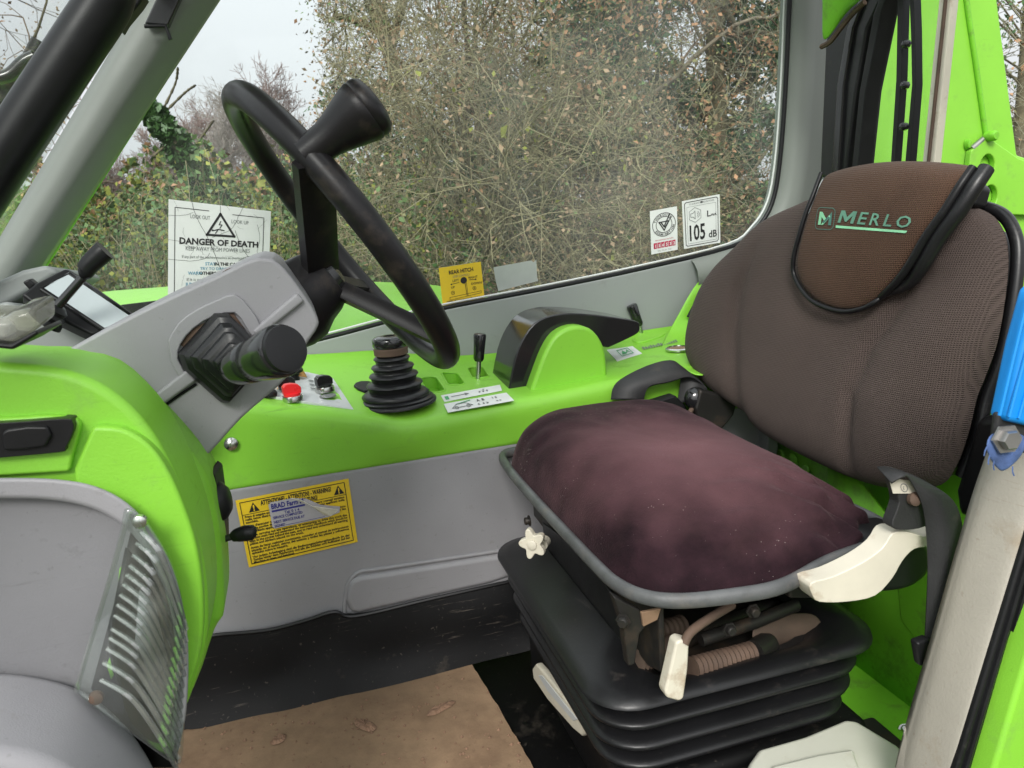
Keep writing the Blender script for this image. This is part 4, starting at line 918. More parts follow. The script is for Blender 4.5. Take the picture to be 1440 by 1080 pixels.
D2.text(3, 23, 5, 'SERVICE COMPLETED', INKB, .02, wide=42); D2.text(3, 29, 5, 'NEXT SERVICE DUE AT', INKB, .02, wide=44); D2.text(3, 34.5, 5, 'SIGNED', INKB, .02, wide=15); D2.line([(19, 34), (75, 34)], .5, INKB)
lb = D2.build('service_label', PGREY, None, 'small grey service label with one corner peeled back on the yellow sticker', 'label', outline=[(0, 3), (3, 0), (33, 0), (52, 4), (72, 17), (99, 25), (97, 33), (80, 36), (3, 36), (0, 33)], th=.0004)
q = [D2.m(32, -1, .0008), D2.m(46, 3, .004), D2.m(60, 12, .011), D2.m(96, 24, .013), D2.m(84, 33, .006), D2.m(74, 30, .003), D2.m(56, 13, .0012)]
mk('peeled_corner', [q[0], q[1], q[2], q[3], q[4], q[5], q[6]], [(0, 1, 6), (1, 2, 6), (2, 5, 6), (2, 3, 4), (2, 4, 5)], FOIL, lb, solid=.0004, smooth=False)

# ------------------------------------------------------------------ driver's seat
ST = thing('driver_seat', 'worn brown and aubergine suspension seat on black bellows', 'seat', (.4, .77, 0))
# pedestal and bellows
box('pedestal', (.245, .60, 0), (.53, .94, .074), RUBF, ST, bev=.012)
box('base_plate', (.235, .565, .030), (.55, .62, .062), DARKM, ST, bev=.006)
def ringpts(cx, cy, hx, hy, r, zf): return [Vector((cx + x, cy + y, zf(cx + x, cy + y))) for x, y in rrect(hx, hy, r, 7)]
bcx, bcy = .370, .772
for k, (z, hx, hy) in enumerate(((.100, .142, .180), (.127, .147, .186), (.154, .151, .190))):
    tilt = lambda x, y, z=z: z + .010 * (y - bcy) / .18 * 0
    rings = []
    for ins, dz in ((.050, -.0135), (.026, -.0075), (.008, -.0055), (.001, -.004), (0, -.0015), (.001, .001), (.008, .003), (.026, .0065), (.050, .0135)):
        rings.append(ringpts(bcx, bcy, hx - ins, hy - ins, max(.05 - ins * .6, .02), lambda x, y: z + dz))
    loft('bellows_fold', rings, RUB, ST, sharp=80)
# top collar: torn open low on the door side
rings = []
def colz(zhi, zlo):
    def f(x, y):
        t = min(max((y - .60) / .14, 0), 1); t = t * t * (3 - 2 * t)
        if x < .285: t = max(t, min((.300 - x) / .03, 1))
        return lerp(zlo, zhi, t)
    return f
for ins, zh, zl in ((.040, .178, .176), (.010, .179, .177), (-.004, .180, .179), (-.011, .182, .181), (-.010, .186, .185), (.002, .191, .188), (.020, .197, .184), (.034, .203, .174), (.044, .207, .160)):
    rings.append(ringpts(bcx, bcy, .149 - ins, .191 - ins, .05, colz(zh, zl)))
loft('bellows_collar', rings, RUB, ST, sharp=80)
patch('torn_gaiter_flap', [AL([(1045, 958), (1100, 950), (1160, 925), (1205, 890)], Y=.60), AL([(1040, 935), (1095, 925), (1150, 900), (1195, 872)], Y=.63), AL([(1075, 905), (1110, 900), (1150, 880), (1180, 855)], Y=.68)], RUB, ST, sub=2, solid=.002)
box('cavity_floor', (.27, .63, .15), (.52, .92, .165), DARKM, ST, bev=.004)
box('cavity_back', (.27, .80, .165), (.52, .82, .295), DARKM, ST, bev=.004)
# frame plates under the pan
prism('front_plate', [(.272, .572, .292), (.272, .955, .292), (.272, .955, .222), (.272, .60, .205), (.272, .572, .215)], (.006, 0, 0), DARKM, ST, bev=.002)
prism('front_fascia', AL([(762, 735), (800, 762), (850, 820), (878, 868), (884, 912), (870, 905), (820, 850), (770, 788)], X=.266), (.003, 0, 0), BLK, ST, bev=.001)
prism('corner_bracket', AL([(862, 838), (900, 858), (910, 878), (900, 892), (893, 935), (884, 938), (876, 880)], Y=.566), (0, .012, 0), DARKM, ST, bev=.002)
prism('cardboard_shim', AL([(902, 862), (930, 856), (925, 872), (905, 882)], Y=.563), (0, .004, 0), CARD, ST, bev=.001)
for (x, y, yy, ax) in ((877, 872, .562, (-.6, -.8, 0)), (745, 732, None, None), (1058, 858, .56, (0, -1, 0)), (1025, 884, .575, (0, -1, 0))):
    p = A(x, y, Y=yy) if yy else A(x, y, X=.249)
    lathe('bolt', [(.007, 0), (.007, .0015), (.005, .0015), (.005, .006), (.004, .007), (0, .007)], p, ax or (-1, 0, 0), DARKM, ST, seg=6 if yy else 14, smooth=False)
box('pan_plate', (.262, .575, .280), (.525, .95, .293), DARKM, ST, bev=.003)
box('rear_upright', (.50, .72, .15), (.53, .95, .27), DARKM, ST, bev=.004)
tube('scissor_arm', [A(905, 925, Y=.66), A(1010, 880, Y=.68), A(1090, 850, Y=.70)], .009, DARKM, ST, seg=8, n=1)
tube('scissor_bar', [A(985, 900, Y=.62), A(1060, 875, Y=.625), A(1120, 850, Y=.63)], .007, DARKM, ST, seg=8, n=1)
def spring(p0, p1, r, turns, mat):
    p0 = Vector(p0); p1 = Vector(p1); ax = p1 - p0; L = ax.length; prof = []
    n = turns * 4
    for i in range(n + 1): prof.append((r * (1 - .13 * (1 - cos(2 * pi * i / 4)) / 2 * 1.6), L * i / n))
    return lathe('coil_sleeve', prof, p0, ax, mat, ST, seg=16, sharp=70)
spring(A(895, 896, Y=.66), A(958, 880, Y=.68), .012, 9, RUSTD)
spring(A(893, 930, Y=.62), A(950, 908, Y=.65), .013, 9, RUSTD)
spring(A(972, 940, Y=.60), A(1056, 918, Y=.615), .0115, 13, RUST)
lathe('damper_cap', [(.012, 0), (.013, .02), (.010, .03), (0, .031)], A(1060, 917, Y=.615), A(1090, 900, Y=.63) - A(1060, 917, Y=.615), DARKM, ST, seg=16)
patch('dusty_cover', [AL([(1060, 870), (1100, 862), (1150, 858)], Y=.64), AL([(1055, 895), (1100, 890), (1160, 880)], Y=.625), AL([(1060, 920), (1110, 912), (1170, 895)], Y=.63)], RUSTD, ST, sub=2, solid=.002)
# height lever with ivory handle
hl = tube('height_lever', [A(1030, 850, Y=.57), A(1000, 868, Y=.56), A(972, 888, Y=.55), A(962, 905, Y=.547)], .0042, RUST, ST, seg=8, n=4)
prism('lever_handle', AL([(951, 904), (958, 900), (970, 903), (968, 940), (962, 983), (955, 987), (938, 982), (935, 974)], Y=.545), (0, .014, 0), IVORY, hl, bev=.0035)
# front knob
kc = A(762, 766, X=.240)
KN = lathe('adjuster_stem', [(.007, -.012), (.007, 0)], kc, (-.6, -.75, 0), IVORY, ST, seg=16)
kp = A(748, 766, X=.222); u_, v_, w_ = basis((-.55, -.8, .05))
prism('star_knob', [kp + u_ * ((.0135 + .0035 * cos(5 * a)) * cos(a)) + v_ * ((.0155 + .004 * cos(5 * a)) * sin(a)) for a in [2 * pi * i / 40 for i in range(40)]], w_ * -.009, IVORY, KN, bev=.002)
lathe('knob_boss', [(.006, 0), (.006, .002), (.004, .003), (0, .003)], kp, w_, IVORY, KN, seg=18)
# ivory slide handle low on the front
prism('slide_handle', AL([(748, 940), (753, 933), (762, 943), (800, 990), (824, 1018), (826, 1030), (818, 1036), (806, 1026), (770, 985), (750, 955)], X=.232), (.010, 0, 0), IVORY, ST, bev=.003)
prism('slide_handle_slot', AL([(757, 950), (762, 950), (800, 998), (812, 1012), (806, 1014), (770, 972)], X=.231), (.002, 0, 0), PLATE, ST, bev=.0006)
# pan rim
zr = .305
rim = AL([(709, 640), (716, 660), (745, 695), (790, 744), (840, 797), (868, 822), (905, 839), (955, 845), (1030, 838), (1100, 824)], Z=zr)
rim += [Vector((.43, .545, zr)), Vector((.50, .56, zr)), Vector((.532, .60, zr - .004)), Vector((.538, .75, zr - .012)), Vector((.532, .93, zr - .008)), Vector((.50, .985, zr)), Vector((.40, .995, zr)), Vector((.29, .995, zr))]
tube('pan_rim', rim, .0056, M('worn_grey_piping', (.085, .088, .09), .5, var=.25, vscale=30, dirt=(.16, .14, .12), damt=.25, dscale=26, bump=.3, bscale=400), ST, closed=True, seg=14, flat=1.25)
# cushion: polar grid
ccx, ccy, hx, hy = .382, .767, .152, .230
NR, NA = 46, 224; V = []; Fc = []
def cush(r, a):
    e = 7.0
    bx_ = abs(cos(a)) ** (2 / e) * math.copysign(1, cos(a)); by_ = abs(sin(a)) ** (2 / e) * math.copysign(1, sin(a))
    lx = bx_ * r; ly = by_ * r
    x = ccx + hx * lx; y = ccy + hy * ly
    if lx < 0: y = ccy + hy * ly * (1 - .06 * lx * lx)
    fy = max(0, 1 - abs(ly) ** 2.6) ** .72 if ly < 0 else max(0, 1 - ly ** 8) ** .55
    fx = max(0, 1 - abs(lx) ** 5) ** .55 if lx < 0 else max(0, 1 - lx ** 4) ** .7
    h = (.080 - .012 * lx * lx) * fx * fy * max(0, 1 - r ** 16) ** .5
    back = min(max((lx - .05) / .95, 0), 1); h -= .016 * back * back * (1 - .5 * max(0, ly) ** 3)
    h += .010 * math.exp(-((ly + .15) / .35) ** 2) * math.exp(-((lx + .1) / .6) ** 2) * 0
    h += .004 * math.exp(-(((lx + .55) / .28) ** 2)) * (1 - ly * ly * .6)                 # thigh roll
    h -= .010 * math.exp(-((lx - .20) / .5) ** 2 - ((ly - .1) / .5) ** 2)                     # seat hollow
    h += .003 * math.exp(-((lx - .66) / .22) ** 2 - ((ly + .62) / .25) ** 2)               # raised rear corner
    # tension folds pulling to the near rear corner
    d = (lx * .75 + ly * 1.0); s_ = math.exp(-((ly + .80) / .22) ** 2) * min(max((lx + .25) / .3, 0), 1) * min(max((.95 - lx) / .2, 0), 1)
    h += .0070 * s_ * sin(d * 38 + 2.2 * sin(lx * 5)) + .0030 * s_ * sin(d * 71 + 3 * lx) + .0012 * sin(ly * 26 + 6 * lx + 3 * noise.noise(Vector((lx * 2, ly * 2, 5)))) * min(max((r - .45) / .4, 0), 1)
    h += .0018 * noise.noise(Vector((lx * 3, ly * 3, .3))) + .0008 * noise.noise(Vector((lx * 9, ly * 9, .7)))
    sf = min(max((-ly - .34) / .35, 0), 1) * min(max((lx + .35) / .35, 0), 1) * min(max((1.02 - lx) / .12, 0), 1)
    if sf > 0:
        q_ = 2 * pi * (2.6 * lx - 30 * h) + 1.6 * noise.noise(Vector((lx * 3, h * 30, 1))); w_ = (1 - abs(sin(q_ / 2))) ** 2
        y -= .0070 * sf * (w_ - .3); h += .0062 * sf * (w_ - .3) * max(0, 1 - r ** 10)
    if r > .86:
        t = (r - .86) / .14; x += -(lx / max(r, .01)) * .006 * t; y += -(ly / max(r, .01)) * .006 * t
    return Vector((x, y, .298 + h))
V.append(cush(0, 0))
for i in range(1, NR + 1):
    r = 1 - (1 - i / NR) ** 1.9
    for k in range(NA): V.append(cush(r, 2 * pi * k / NA))
for k in range(NA): Fc.append((0, 1 + k, 1 + (k + 1) % NA))
for i in range(NR - 1):
    for k in range(NA):
        k2 = (k + 1) % NA; Fc.append((1 + i * NA + k, 1 + (i + 1) * NA + k, 1 + (i + 1) * NA + k2, 1 + i * NA + k2))
mk('cushion', V, Fc, VELV, ST, sub=1)
# backrest
bn = Vector((-cos(radians(8)) * cos(radians(13)), -sin(radians(8)) * cos(radians(13)), sin(radians(13))))
bp0 = A(1200, 680, X=.595)
BA = lambda x, y, d=0: A(x, y, n=bn, p=bp0 + bn * d)
ex = Vector((0, 0, 1)).cross(bn).normalized(); ey = bn.cross(ex)
if (PR(bp0 + ex * .1) - PR(bp0)).x < 0: ex = -ex
outl = [(1218, 679), (1162, 656), (1100, 624), (1070, 603), (1054, 583), (1025, 562), (996, 539), (976, 508), (972, 480), (978, 445), (991, 408), (1012, 376), (1040, 348), (1079, 311), (1139, 283), (1180, 268), (1260, 262), (1320, 276), (1384, 296), (1408, 318), (1417, 350), (1416, 400), (1404, 478), (1386, 530), (1374, 560), (1362, 610), (1345, 655), (1322, 682), (1270, 688)]
OP = smooth_path([BA(x, y) for x, y in outl], 5, True)
O2 = [((p - bp0).dot(ex), (p - bp0).dot(ey)) for p in OP]
cxm = sum(p[0] for p in O2) / len(O2); cym = sum(p[1] for p in O2) / len(O2)
def uv(px, py): p = BA(px, py); return ((p - bp0).dot(ex), (p - bp0).dot(ey))
c1 = [uv(1053, 600), uv(1056, 540), uv(1056, 470), uv(1064, 410), uv(1085, 350)]
c2 = [uv(1213, 690), uv(1215, 620), uv(1222, 555), uv(1250, 490), uv(1300, 425), uv(1330, 390)]
def cdist(C, u, v):
    best = 9; sgn = 1
    for (a, b), (c, d) in zip(C, C[1:]):
        lx, ly = c - a, d - b; t = min(max(((u - a) * lx + (v - b) * ly) / (lx * lx + ly * ly), 0), 1)
        q = math.hypot(u - a - lx * t, v - b - ly * t)
        if q < best: best = q; sgn = 1 if (lx * (v - b) - ly * (u - a)) > 0 else -1
    return best, sgn
NR = 30; NB = len(O2); V = []; Fc = []
def bpt(k, r, front=True):
    u = cxm + (O2[k][0] - cxm) * r; v = cym + (O2[k][1] - cym) * r
    e = max(0, 1 - r ** 7) ** .5
    h = .034 * e if front else -.016 * e
    if front:
        d1, s1 = cdist(c1, u, v); d2, s2 = cdist(c2, u, v)
        f1 = min(max((v - c1[0][1] + .03) / .06, 0), 1)
        top_f = min(max((.30 - v) / .10, 0), 1)
        # side bolsters stand proud of the centre panel, with a stitched groove
        if s1 > 0: h += .006 * (1 - math.exp(-(d1 / .028) ** 2)) * e * top_f
        if s2 < 0: h += .008 * (1 - math.exp(-(d2 / .030) ** 2)) * e * top_f
        h -= .007 * math.exp(-(d1 / .010) ** 2) * e * top_f + .008 * math.exp(-(d2 / .009) ** 2) * e * top_f
        h += .0015 * noise.noise(Vector((u * 14, v * 14, .2)))
    return bp0 + ex * u + ey * v + bn * h
for front in (True, False):
    o = len(V); V.append(bpt(0, 0, front))
    for i in range(1, NR + 1):
        r = (i / NR) ** .62
        for k in range(NB): V.append(bpt(k, r, front))
    for k in range(NB): Fc.append((o, o + 1 + k, o + 1 + (k + 1) % NB))
    for i in range(NR - 1):
        for k in range(NB):
            k2 = (k + 1) % NB; Fc.append((o + 1 + i * NB + k, o + 1 + (i + 1) * NB + k, o + 1 + (i + 1) * NB + k2, o + 1 + i * NB + k2))
mk('backrest', V, Fc, SEATF, ST)
pip = [p - bn * .012 + (p - (bp0 + ex * cxm + ey * cym)).normalized() * .005 for p in OP]
tube('backrest_piping', [BA(x, y, -.016) for x, y in ((1330, 282), (1372, 288), (1410, 302), (1428, 332), (1431, 370), (1424, 430), (1408, 505), (1388, 560), (1375, 615), (1352, 670))], .0065, RUB, ST, seg=12)
prism('backrest_shell', [bp0 + ex * (cxm + (u - cxm) * .94) + ey * (cym + (v - cym) * .94) - bn * .018 for u, v in O2[::3]], -bn * .03, BLK, ST, bev=.012)
prism('backrest_mount', AL([(1340, 690), (1372, 585), (1400, 585), (1432, 560), (1440, 700), (1345, 730)], X=.63), (.05, 0, 0), BLK, ST, bev=.010)
# headrest cover draped over the top
fl = [[(1155, 243), (1200, 232), (1250, 227), (1300, 228), (1345, 232), (1368, 236)],
      [(1143, 275), (1190, 262), (1245, 256), (1296, 256), (1330, 260), (1350, 262)],
      [(1133, 300), (1182, 296), (1236, 292), (1284, 293), (1312, 294), (1328, 297)],
      [(1124, 330), (1170, 333), (1222, 330), (1265, 330), (1288, 330), (1302, 333)],
      [(1116, 362), (1160, 370), (1210, 371), (1245, 370), (1265, 370), (1280, 371)],
      [(1117, 388), (1152, 404), (1195, 412), (1228, 408), (1246, 402), (1260, 398)],
      [(1134, 416), (1155, 430), (1185, 438), (1212, 434), (1228, 426), (1240, 417)]]
off = [.050, .060, .064, .064, .060, .054, .046]
back = [BA(x, y, .012) for x, y in [(1165, 244), (1205, 231), (1250, 226), (1300, 227), (1345, 231), (1372, 236)]]
backr = [p + Vector((.014, 0, .003)) for p in back]; backd = [p + Vector((.024, 0, -.05)) for p in back]
grid = [backd, backr] + [[BA(x, y, o * (1 if 0 < j < 5 else .86)) for j, (x, y) in enumerate(r)] for r, o in zip(fl, off)]
HC = patch('headrest_cover', grid, FLAP, ST, sub=3, solid=.006)
rim_r = [BA(*r[5], o * .9) for r, o in zip(fl, off)]
tube('cover_roll', [p + ex * .010 - bn * .006 for p in rim_r[:-1]] + [BA(1243, 414, .044)], [.0075, .0082, .0085, .008, .0075, .006, .003], RUB, HC, seg=14)
tube('cover_binding', [p + ex * .002 + bn * .003 for p in rim_r], .0042, BLK, HC, seg=10)
tube('cover_binding', [BA(*fl[-1][5], .043)] + [BA(*p, .048) for p in reversed(fl[-1][:5])] + [BA(*r[0], o * .84) for r, o in list(zip(fl, off))[-2::-1]], .0028, BLK, HC, seg=8)
patch('cover_lining', [[BA(1150, 262, .035), BA(1160, 240, .02)], [BA(1136, 296, .03), BA(1148, 275, .01)], [BA(1122, 340, .03), BA(1138, 300, .012)], [BA(1116, 372, .032), BA(1124, 345, .02)]], PLATE, HC, sub=2, solid=.003)
prism('cover_buckle', [BA(x, y, .012) for x, y in ((1340, 275), (1366, 250), (1378, 262), (1370, 290), (1352, 292))], -bn * .02, BLK, HC, bev=.004)
# printed name and emblem, pressed to the cover
D = Decal([BA(1143, 290, .064), BA(1290, 303, .064), BA(1286, 333, .064), BA(1140, 323, .064)], 145, 32)
def gsurf(x, y, k): 
    # lie on the subdivided cover: follow its bowed section
    u = x / D.w; v = y / D.h; a, b, c, d = D.c
    return a * (1 - u) * (1 - v) + b * u * (1 - v) + c * u * v + d * (1 - u) * v + bn * (k + 0)
cx_ = 40
for ch, wd in zip('MERLO', (26, 15.5, 17, 14.5, 21)):
    if ch == 'M': D.poly([(cx_ + x_ - .22 * y_, 19.5 + y_) for x_, y_ in ((0, 0), (0, -17.5), (6, -17.5), (12, -8.5), (18, -17.5), (24, -17.5), (24, 0), (19.4, 0), (19.4, -11), (13.2, -2), (10.8, -2), (4.6, -11), (4.6, 0))], LOGOM, 'letter|M')
    else: D.text(cx_, 19.5, 25, ch, LOGOM, .012, wide=wd - 2.5, shear=.22, nm='letter|' + ch)
    cx_ += wd + 1.5
D.poly([(38, 23.5), (136, 24.0), (134, 27.5), (38, 27)], LOGO1)
P = [(2 + 32 * .5 + x, 15 + y) for x, y in rrect(16, 15, 6, 4)]; D.line(P, .9, LOGO2, closed=True)
D.poly([(7, 24), (7, 6), (12, 6), (20, 15), (17, 18), (12, 13), (12, 24)], LOGO1); D.poly([(20, 15), (29, 5), (30, 24), (25, 24), (25, 14), (17, 22), (14, 20)], LOGO2); D.poly([(12, 24), (25, 10), (27, 12), (16, 24)], LOGO1)
D.wrap(HC, -bn)
D.build('', None, HC)

# door side: ivory recline lever and black bolster
prism('recline_lever', smooth_path(AL([(1120, 806), (1150, 797), (1190, 778), (1218, 758), (1232, 738), (1252, 736), (1275, 742), (1292, 736), (1300, 742), (1282, 756), (1262, 760), (1246, 776), (1232, 800), (1208, 824), (1170, 832), (1132, 832), (1122, 822)], Y=.527), 3, True), (0, -.020, 0), IVORY, ST, bev=.006, seg=4)
prism('lever_pivot_cover', smooth_path(AL([(1222, 800), (1238, 775), (1262, 762), (1305, 760), (1312, 800), (1290, 825), (1260, 834), (1228, 832)], Y=.53), 3, True), (0, .06, 0), BLK, ST, bev=.014, seg=4)
prism('pivot_bracket', AL([(1190, 830), (1222, 826), (1205, 845), (1192, 850)], Y=.55), (0, .03, 0), DARKM, ST, bev=.003)
prism('side_frame', AL([(1110, 826), (1200, 826), (1190, 842), (1110, 842)], Y=.57), (0, .03, 0), DARKM, ST, bev=.003)

# ------------------------------------------------------------------ belts
SB = thing('lap_belt', 'black seat belt webbing with stitched buckle stalk on the door side', 'seat belt', A(1280, 760, Y=.53))
ribbon('webbing', [A(1243, 668, Y=.505), A(1262, 664, Y=.50), A(1290, 676, Y=.495), A(1322, 715, Y=.49), A(1330, 790, Y=.487), A(1325, 880, Y=.485), A(1316, 985, Y=.485)], [(.012, .03, .002), (.015, .03, -.005), (.026, .012, -.010), (.030, -.004, 0), (.030, -.008, 0), (.028, -.008, 0), (.024, -.008, 0)], WEB, SB)
prism('buckle_sleeve', smooth_path(AL([(1243, 668), (1262, 690), (1284, 692), (1302, 690), (1304, 712), (1294, 730), (1268, 738), (1240, 734), (1250, 700)], Y=.512), 3, True), (0, -.012, 0), WEB, SB, bev=.004)
D = Decal(AL([(1250, 672), (1288, 677), (1288, 694), (1256, 694)], Y=.498), 30, 14)
D.ring(15, 8, 4, .8, INKG); D.text(13.2, 10, 5, 'E', INKG); D.text(22, 5, 4, 'C9', INKG)
D.build('care_tag', IVORY, SB)
lathe('rusty_pin', [(.006, 0), (.006, .004), (.003, .006), (0, .006)], A(1283, 701, Y=.499), (0, -1, .2), RUST, SB, seg=12)
prism('belt_anchor', AL([(1290, 905), (1310, 898), (1316, 925), (1296, 940)], Y=.482), (0, .01, 0), BLK, SB, bev=.003)
ub = thing('shoulder_strap', 'bright blue padded sleeve on a strap bolted to the beige door pillar', 'strap', A(1412, 640, Y=.41))
ubp = AL([(1520, 300), (1450, 380), (1432, 440), (1420, 500), (1410, 580), (1409, 591)], Y=.395)
prism('sleeve', AL([(1430, 405), (1440, 398), (1540, 360), (1520, 460), (1462, 596), (1430, 595), (1388, 585), (1410, 480)], Y=.408), (0, -.016, 0), BLUE, ub, bev=.004, seg=4)
for f_ in (.2, .4, .6, .8):
    tube('sleeve_rib', [lerp(A(1428, 412, Y=.3915), A(1530, 375, Y=.3915), f_), lerp(A(1392, 582, Y=.3915), A(1458, 592, Y=.3915), f_)], .0012, BLUE, ub, n=1, seg=6)
prism('strap_end', AL([(1404, 580), (1450, 580), (1452, 640), (1398, 630)], Y=.398), (0, .006, 0), WEB, ub, bev=.003)
patch('frayed_cloth', [AL([(1395, 604), (1420, 610), (1448, 606)], Y=.397), AL([(1384, 632), (1415, 636), (1446, 638)], Y=.394), AL([(1404, 660), (1412, 668), (1424, 656)], Y=.396)], DENIM, ub, sub=2, solid=.003)
lathe('anchor_bolt', [(.0105, 0), (.0105, .002), (.0072, .002), (.0072, .006), (.006, .0075), (0, .0075)], A(1414, 617, Y=.393), (-.2, -1, .1), GALV, ub, seg=6, smooth=False)
for i, (x, y) in enumerate(((1388, 628), (1392, 640), (1398, 648), (1424, 656))):
    tube('loose_thread', AL([(x, y), (x - 3 + i, y + 7), (x + i * 2 - 4, y + 13)], Y=.393), .0006, DENIM, ub, seg=4)
FB = thing('inner_belt', 'looped black belt strap between the seat and the console', 'seat belt', top(930, 560))
yb = 1.0
ribbon('webbing', [A(882, 562, Y=.975), A(890, 541, Y=.98), A(925, 526, Y=.985), A(958, 519, Y=.985), A(975, 535, Y=.98), A(972, 565, Y=.97)], [(.045, -.012, -.004), (.042, -.018, -.008), (.018, -.03, -.02), (.012, -.03, -.02), (.03, -.02, -.02), (.04, -.01, 0)], WEB, FB, th=.003)
prism('buckle_tongue', AL([(918, 566), (950, 556), (966, 572), (964, 586), (930, 584)], Y=.97), (0, .02, 0), BLK, FB, bev=.003)
kn = lathe('release_knob', [(.010, 0), (.016, .004), (.0165, .010), (.013, .016), (.006, .0185), (0, .019)], A(977, 560, Y=.965), (-.3, -.9, .2), BLKG, FB, seg=24)
tube('rusty_clip', AL([(968, 585), (975, 574), (984, 590), (992, 570), (1004, 555), (999, 582), (994, 596)], Y=.955), .0035, RUST, FB, seg=8)
tube('strap_cord', AL([(960, 588), (985, 590), (1000, 608)], Y=.95), .0045, RUST, FB, seg=8)
prism('hinge_plate', AL([(985, 548), (1040, 560), (1032, 585), (1008, 614), (985, 600), (978, 575)], Y=.945), (0, .02, 0), DARKM, FB, bev=.004)

# ------------------------------------------------------------------ things on the floor
ct = [Vector(p) for p in ()] + AL([(150, 1052), (280, 1020), (420, 988), (540, 960), (662, 931), (688, 972), (712, 1012), (751, 1078), (820, 1190), (60, 1240)], Z=.004)
ct = [p + Vector((.0018 * noise.noise(p * 60), .0018 * noise.noise(p * 60 + Vector((7, 3, 1))), 0)) for p in [lerp(ct[i], ct[(i + 1) % len(ct)], k / 8) for i in range(len(ct)) for k in range(8)]]
mt = prism('cardboard_mat', ct, (0, 0, -.004), CARD, None, bev=.0012); tag(mt, 'muddy brown cardboard sheet laid on the cab floor', 'floor mat')
rnd = random.Random(8)
PEEL = M('peeled_card_layer', (.36, .235, .155), .95, var=.25, vscale=50, bump=.5, bscale=150)
def flake(px, py, w, h, label, ang):
    c = A(px, py, Z=.0055); n = 26; V = [c + Vector((0, 0, .0022))]; Fc = []
    for ring_, (s, z) in enumerate(((.6, .0030), (1, .0002))):
        for k in range(n):
            a = 2 * pi * k / n; rr = s * (.80 + .18 * sin(a * 2 + w * 900) + .12 * rnd.random()); x = w * rr * cos(a); y = h * rr * sin(a)
            V.append(c + Vector((x * cos(ang) - y * sin(ang), x * sin(ang) + y * cos(ang), z + rnd.uniform(-.0016, .0022) * (ring_ == 0))))
    for k in range(n):
        k2 = (k + 1) % n; Fc += [(0, 1 + k, 1 + k2), (1 + k, 1 + n + k, 1 + n + k2, 1 + k2)]
    tag(mk('mud_flake', V, Fc, MUD, None, smooth=False), label, 'mud', 'dried mud on the cardboard')
flake(620, 996, .022, .010, 'largest peeling card and mud flake on the right half of the cardboard mat', .3)
flake(514, 1020, .012, .018, 'pale peeling mud flake in the middle of the cardboard mat', .6)
flake(392, 1040, .013, .008, 'dried mud flake on the left half of the cardboard mat', .2)
NB_ = 70; V = []; Fc = []
for i in range(260):
    px = rnd.uniform(280, 740); py = rnd.uniform(950, 1079); c = A(px, py, Z=.0045)
    if py < 1020 - (px - 280) * .233 + 4 or px > 662 + (py - 931) * .6: continue
    r = rnd.uniform(.0008, .0030); o = len(V)
    V += [c + Vector((r * rnd.uniform(-1.3, -.7), 0, 0)), c + Vector((0, r * rnd.uniform(.7, 1.3), 0)), c + Vector((r, 0, 0)), c + Vector((0, -r, 0)), c + Vector((0, 0, r * .8))]
    Fc += [(o, o + 1, o + 4), (o + 1, o + 2, o + 4), (o + 2, o + 3, o + 4), (o + 3, o, o + 4)]
cr = mk('mud_crumbs', V, Fc, MUD, None, smooth=False, recalc=False); tag(cr, 'scattered small crumbs of dried mud on the cardboard mat', 'mud'); cr['kind'] = 'stuff'
tk = prism('reservoir_tank', AL([(1045, 1090), (1052, 1072), (1066, 1052), (1130, 1034), (1188, 1010), (1205, 1012), (1262, 1046), (1278, 1062), (1290, 1140), (1040, 1140)], Z=.10), (0, 0, -.085), WHITEP, None, bev=.010, seg=5)
tag(tk, 'milky white plastic reservoir tank on the floor under the seat', 'tank')
prism('tank_shoulder', AL([(1075, 1100), (1085, 1076), (1150, 1060), (1200, 1052), (1215, 1100)], Z=.106), (0, 0, -.007), WHITEP, tk, bev=.004)

# ------------------------------------------------------------------ outdoors: trees, hedge, brambles
GZ = -1.05
def mesh_np(name, V, Fq, mat, parent, tri=False):
    me = bpy.data.meshes.new(name); V = np.asarray(V, np.float32); Fq = np.asarray(Fq, np.int32)
    k = Fq.shape[1]
    me.vertices.add(len(V)); me.vertices.foreach_set('co', (V - np.array(ORG[parent], np.float32) if parent else V).ravel())
    me.loops.add(Fq.size); me.loops.foreach_set('vertex_index', Fq.ravel())
    me.polygons.add(len(Fq)); me.polygons.foreach_set('loop_start', np.arange(0, Fq.size, k, dtype=np.int32))
    me.update(calc_edges=True); me.validate()
    me.materials.append(mat); o = bpy.data.objects.new(name, me); link(o, parent, ORG[parent] if parent else Vector()); return o
def tubes_np(name, segs, mat, parent, sides=3):
    """every segment (p0, p1, r0, r1) as a small tapered prism"""
    S = np.array(segs, np.float64); p0 = S[:, :3]; p1 = S[:, 3:6]; r0 = S[:, 6:7]; r1 = S[:, 7:8]
    d = p1 - p0; d /= np.linalg.norm(d, axis=1, keepdims=True) + 1e-9
    ref = np.where(np.abs(d[:, 2:3]) < .9, np.array([[0, 0, 1.]]), np.array([[1., 0, 0]]))
    u = np.cross(d, ref); u /= np.linalg.norm(u, axis=1, keepdims=True); v = np.cross(d, u)
    V = []
    for pp, rr in ((p0, r0), (p1, r1)):
        for s in range(sides):
            a = 2 * pi * s / sides; V.append(pp + (u * cos(a) + v * sin(a)) * rr)
    V = np.stack(V, 1).reshape(-1, 3); n = len(S); base = (np.arange(n) * 2 * sides)[:, None]
    F_ = np.concatenate([base + np.array([[s, (s + 1) % sides, sides + (s + 1) % sides, sides + s]]) for s in range(sides)])
    return mesh_np(name, V, F_, mat, parent)
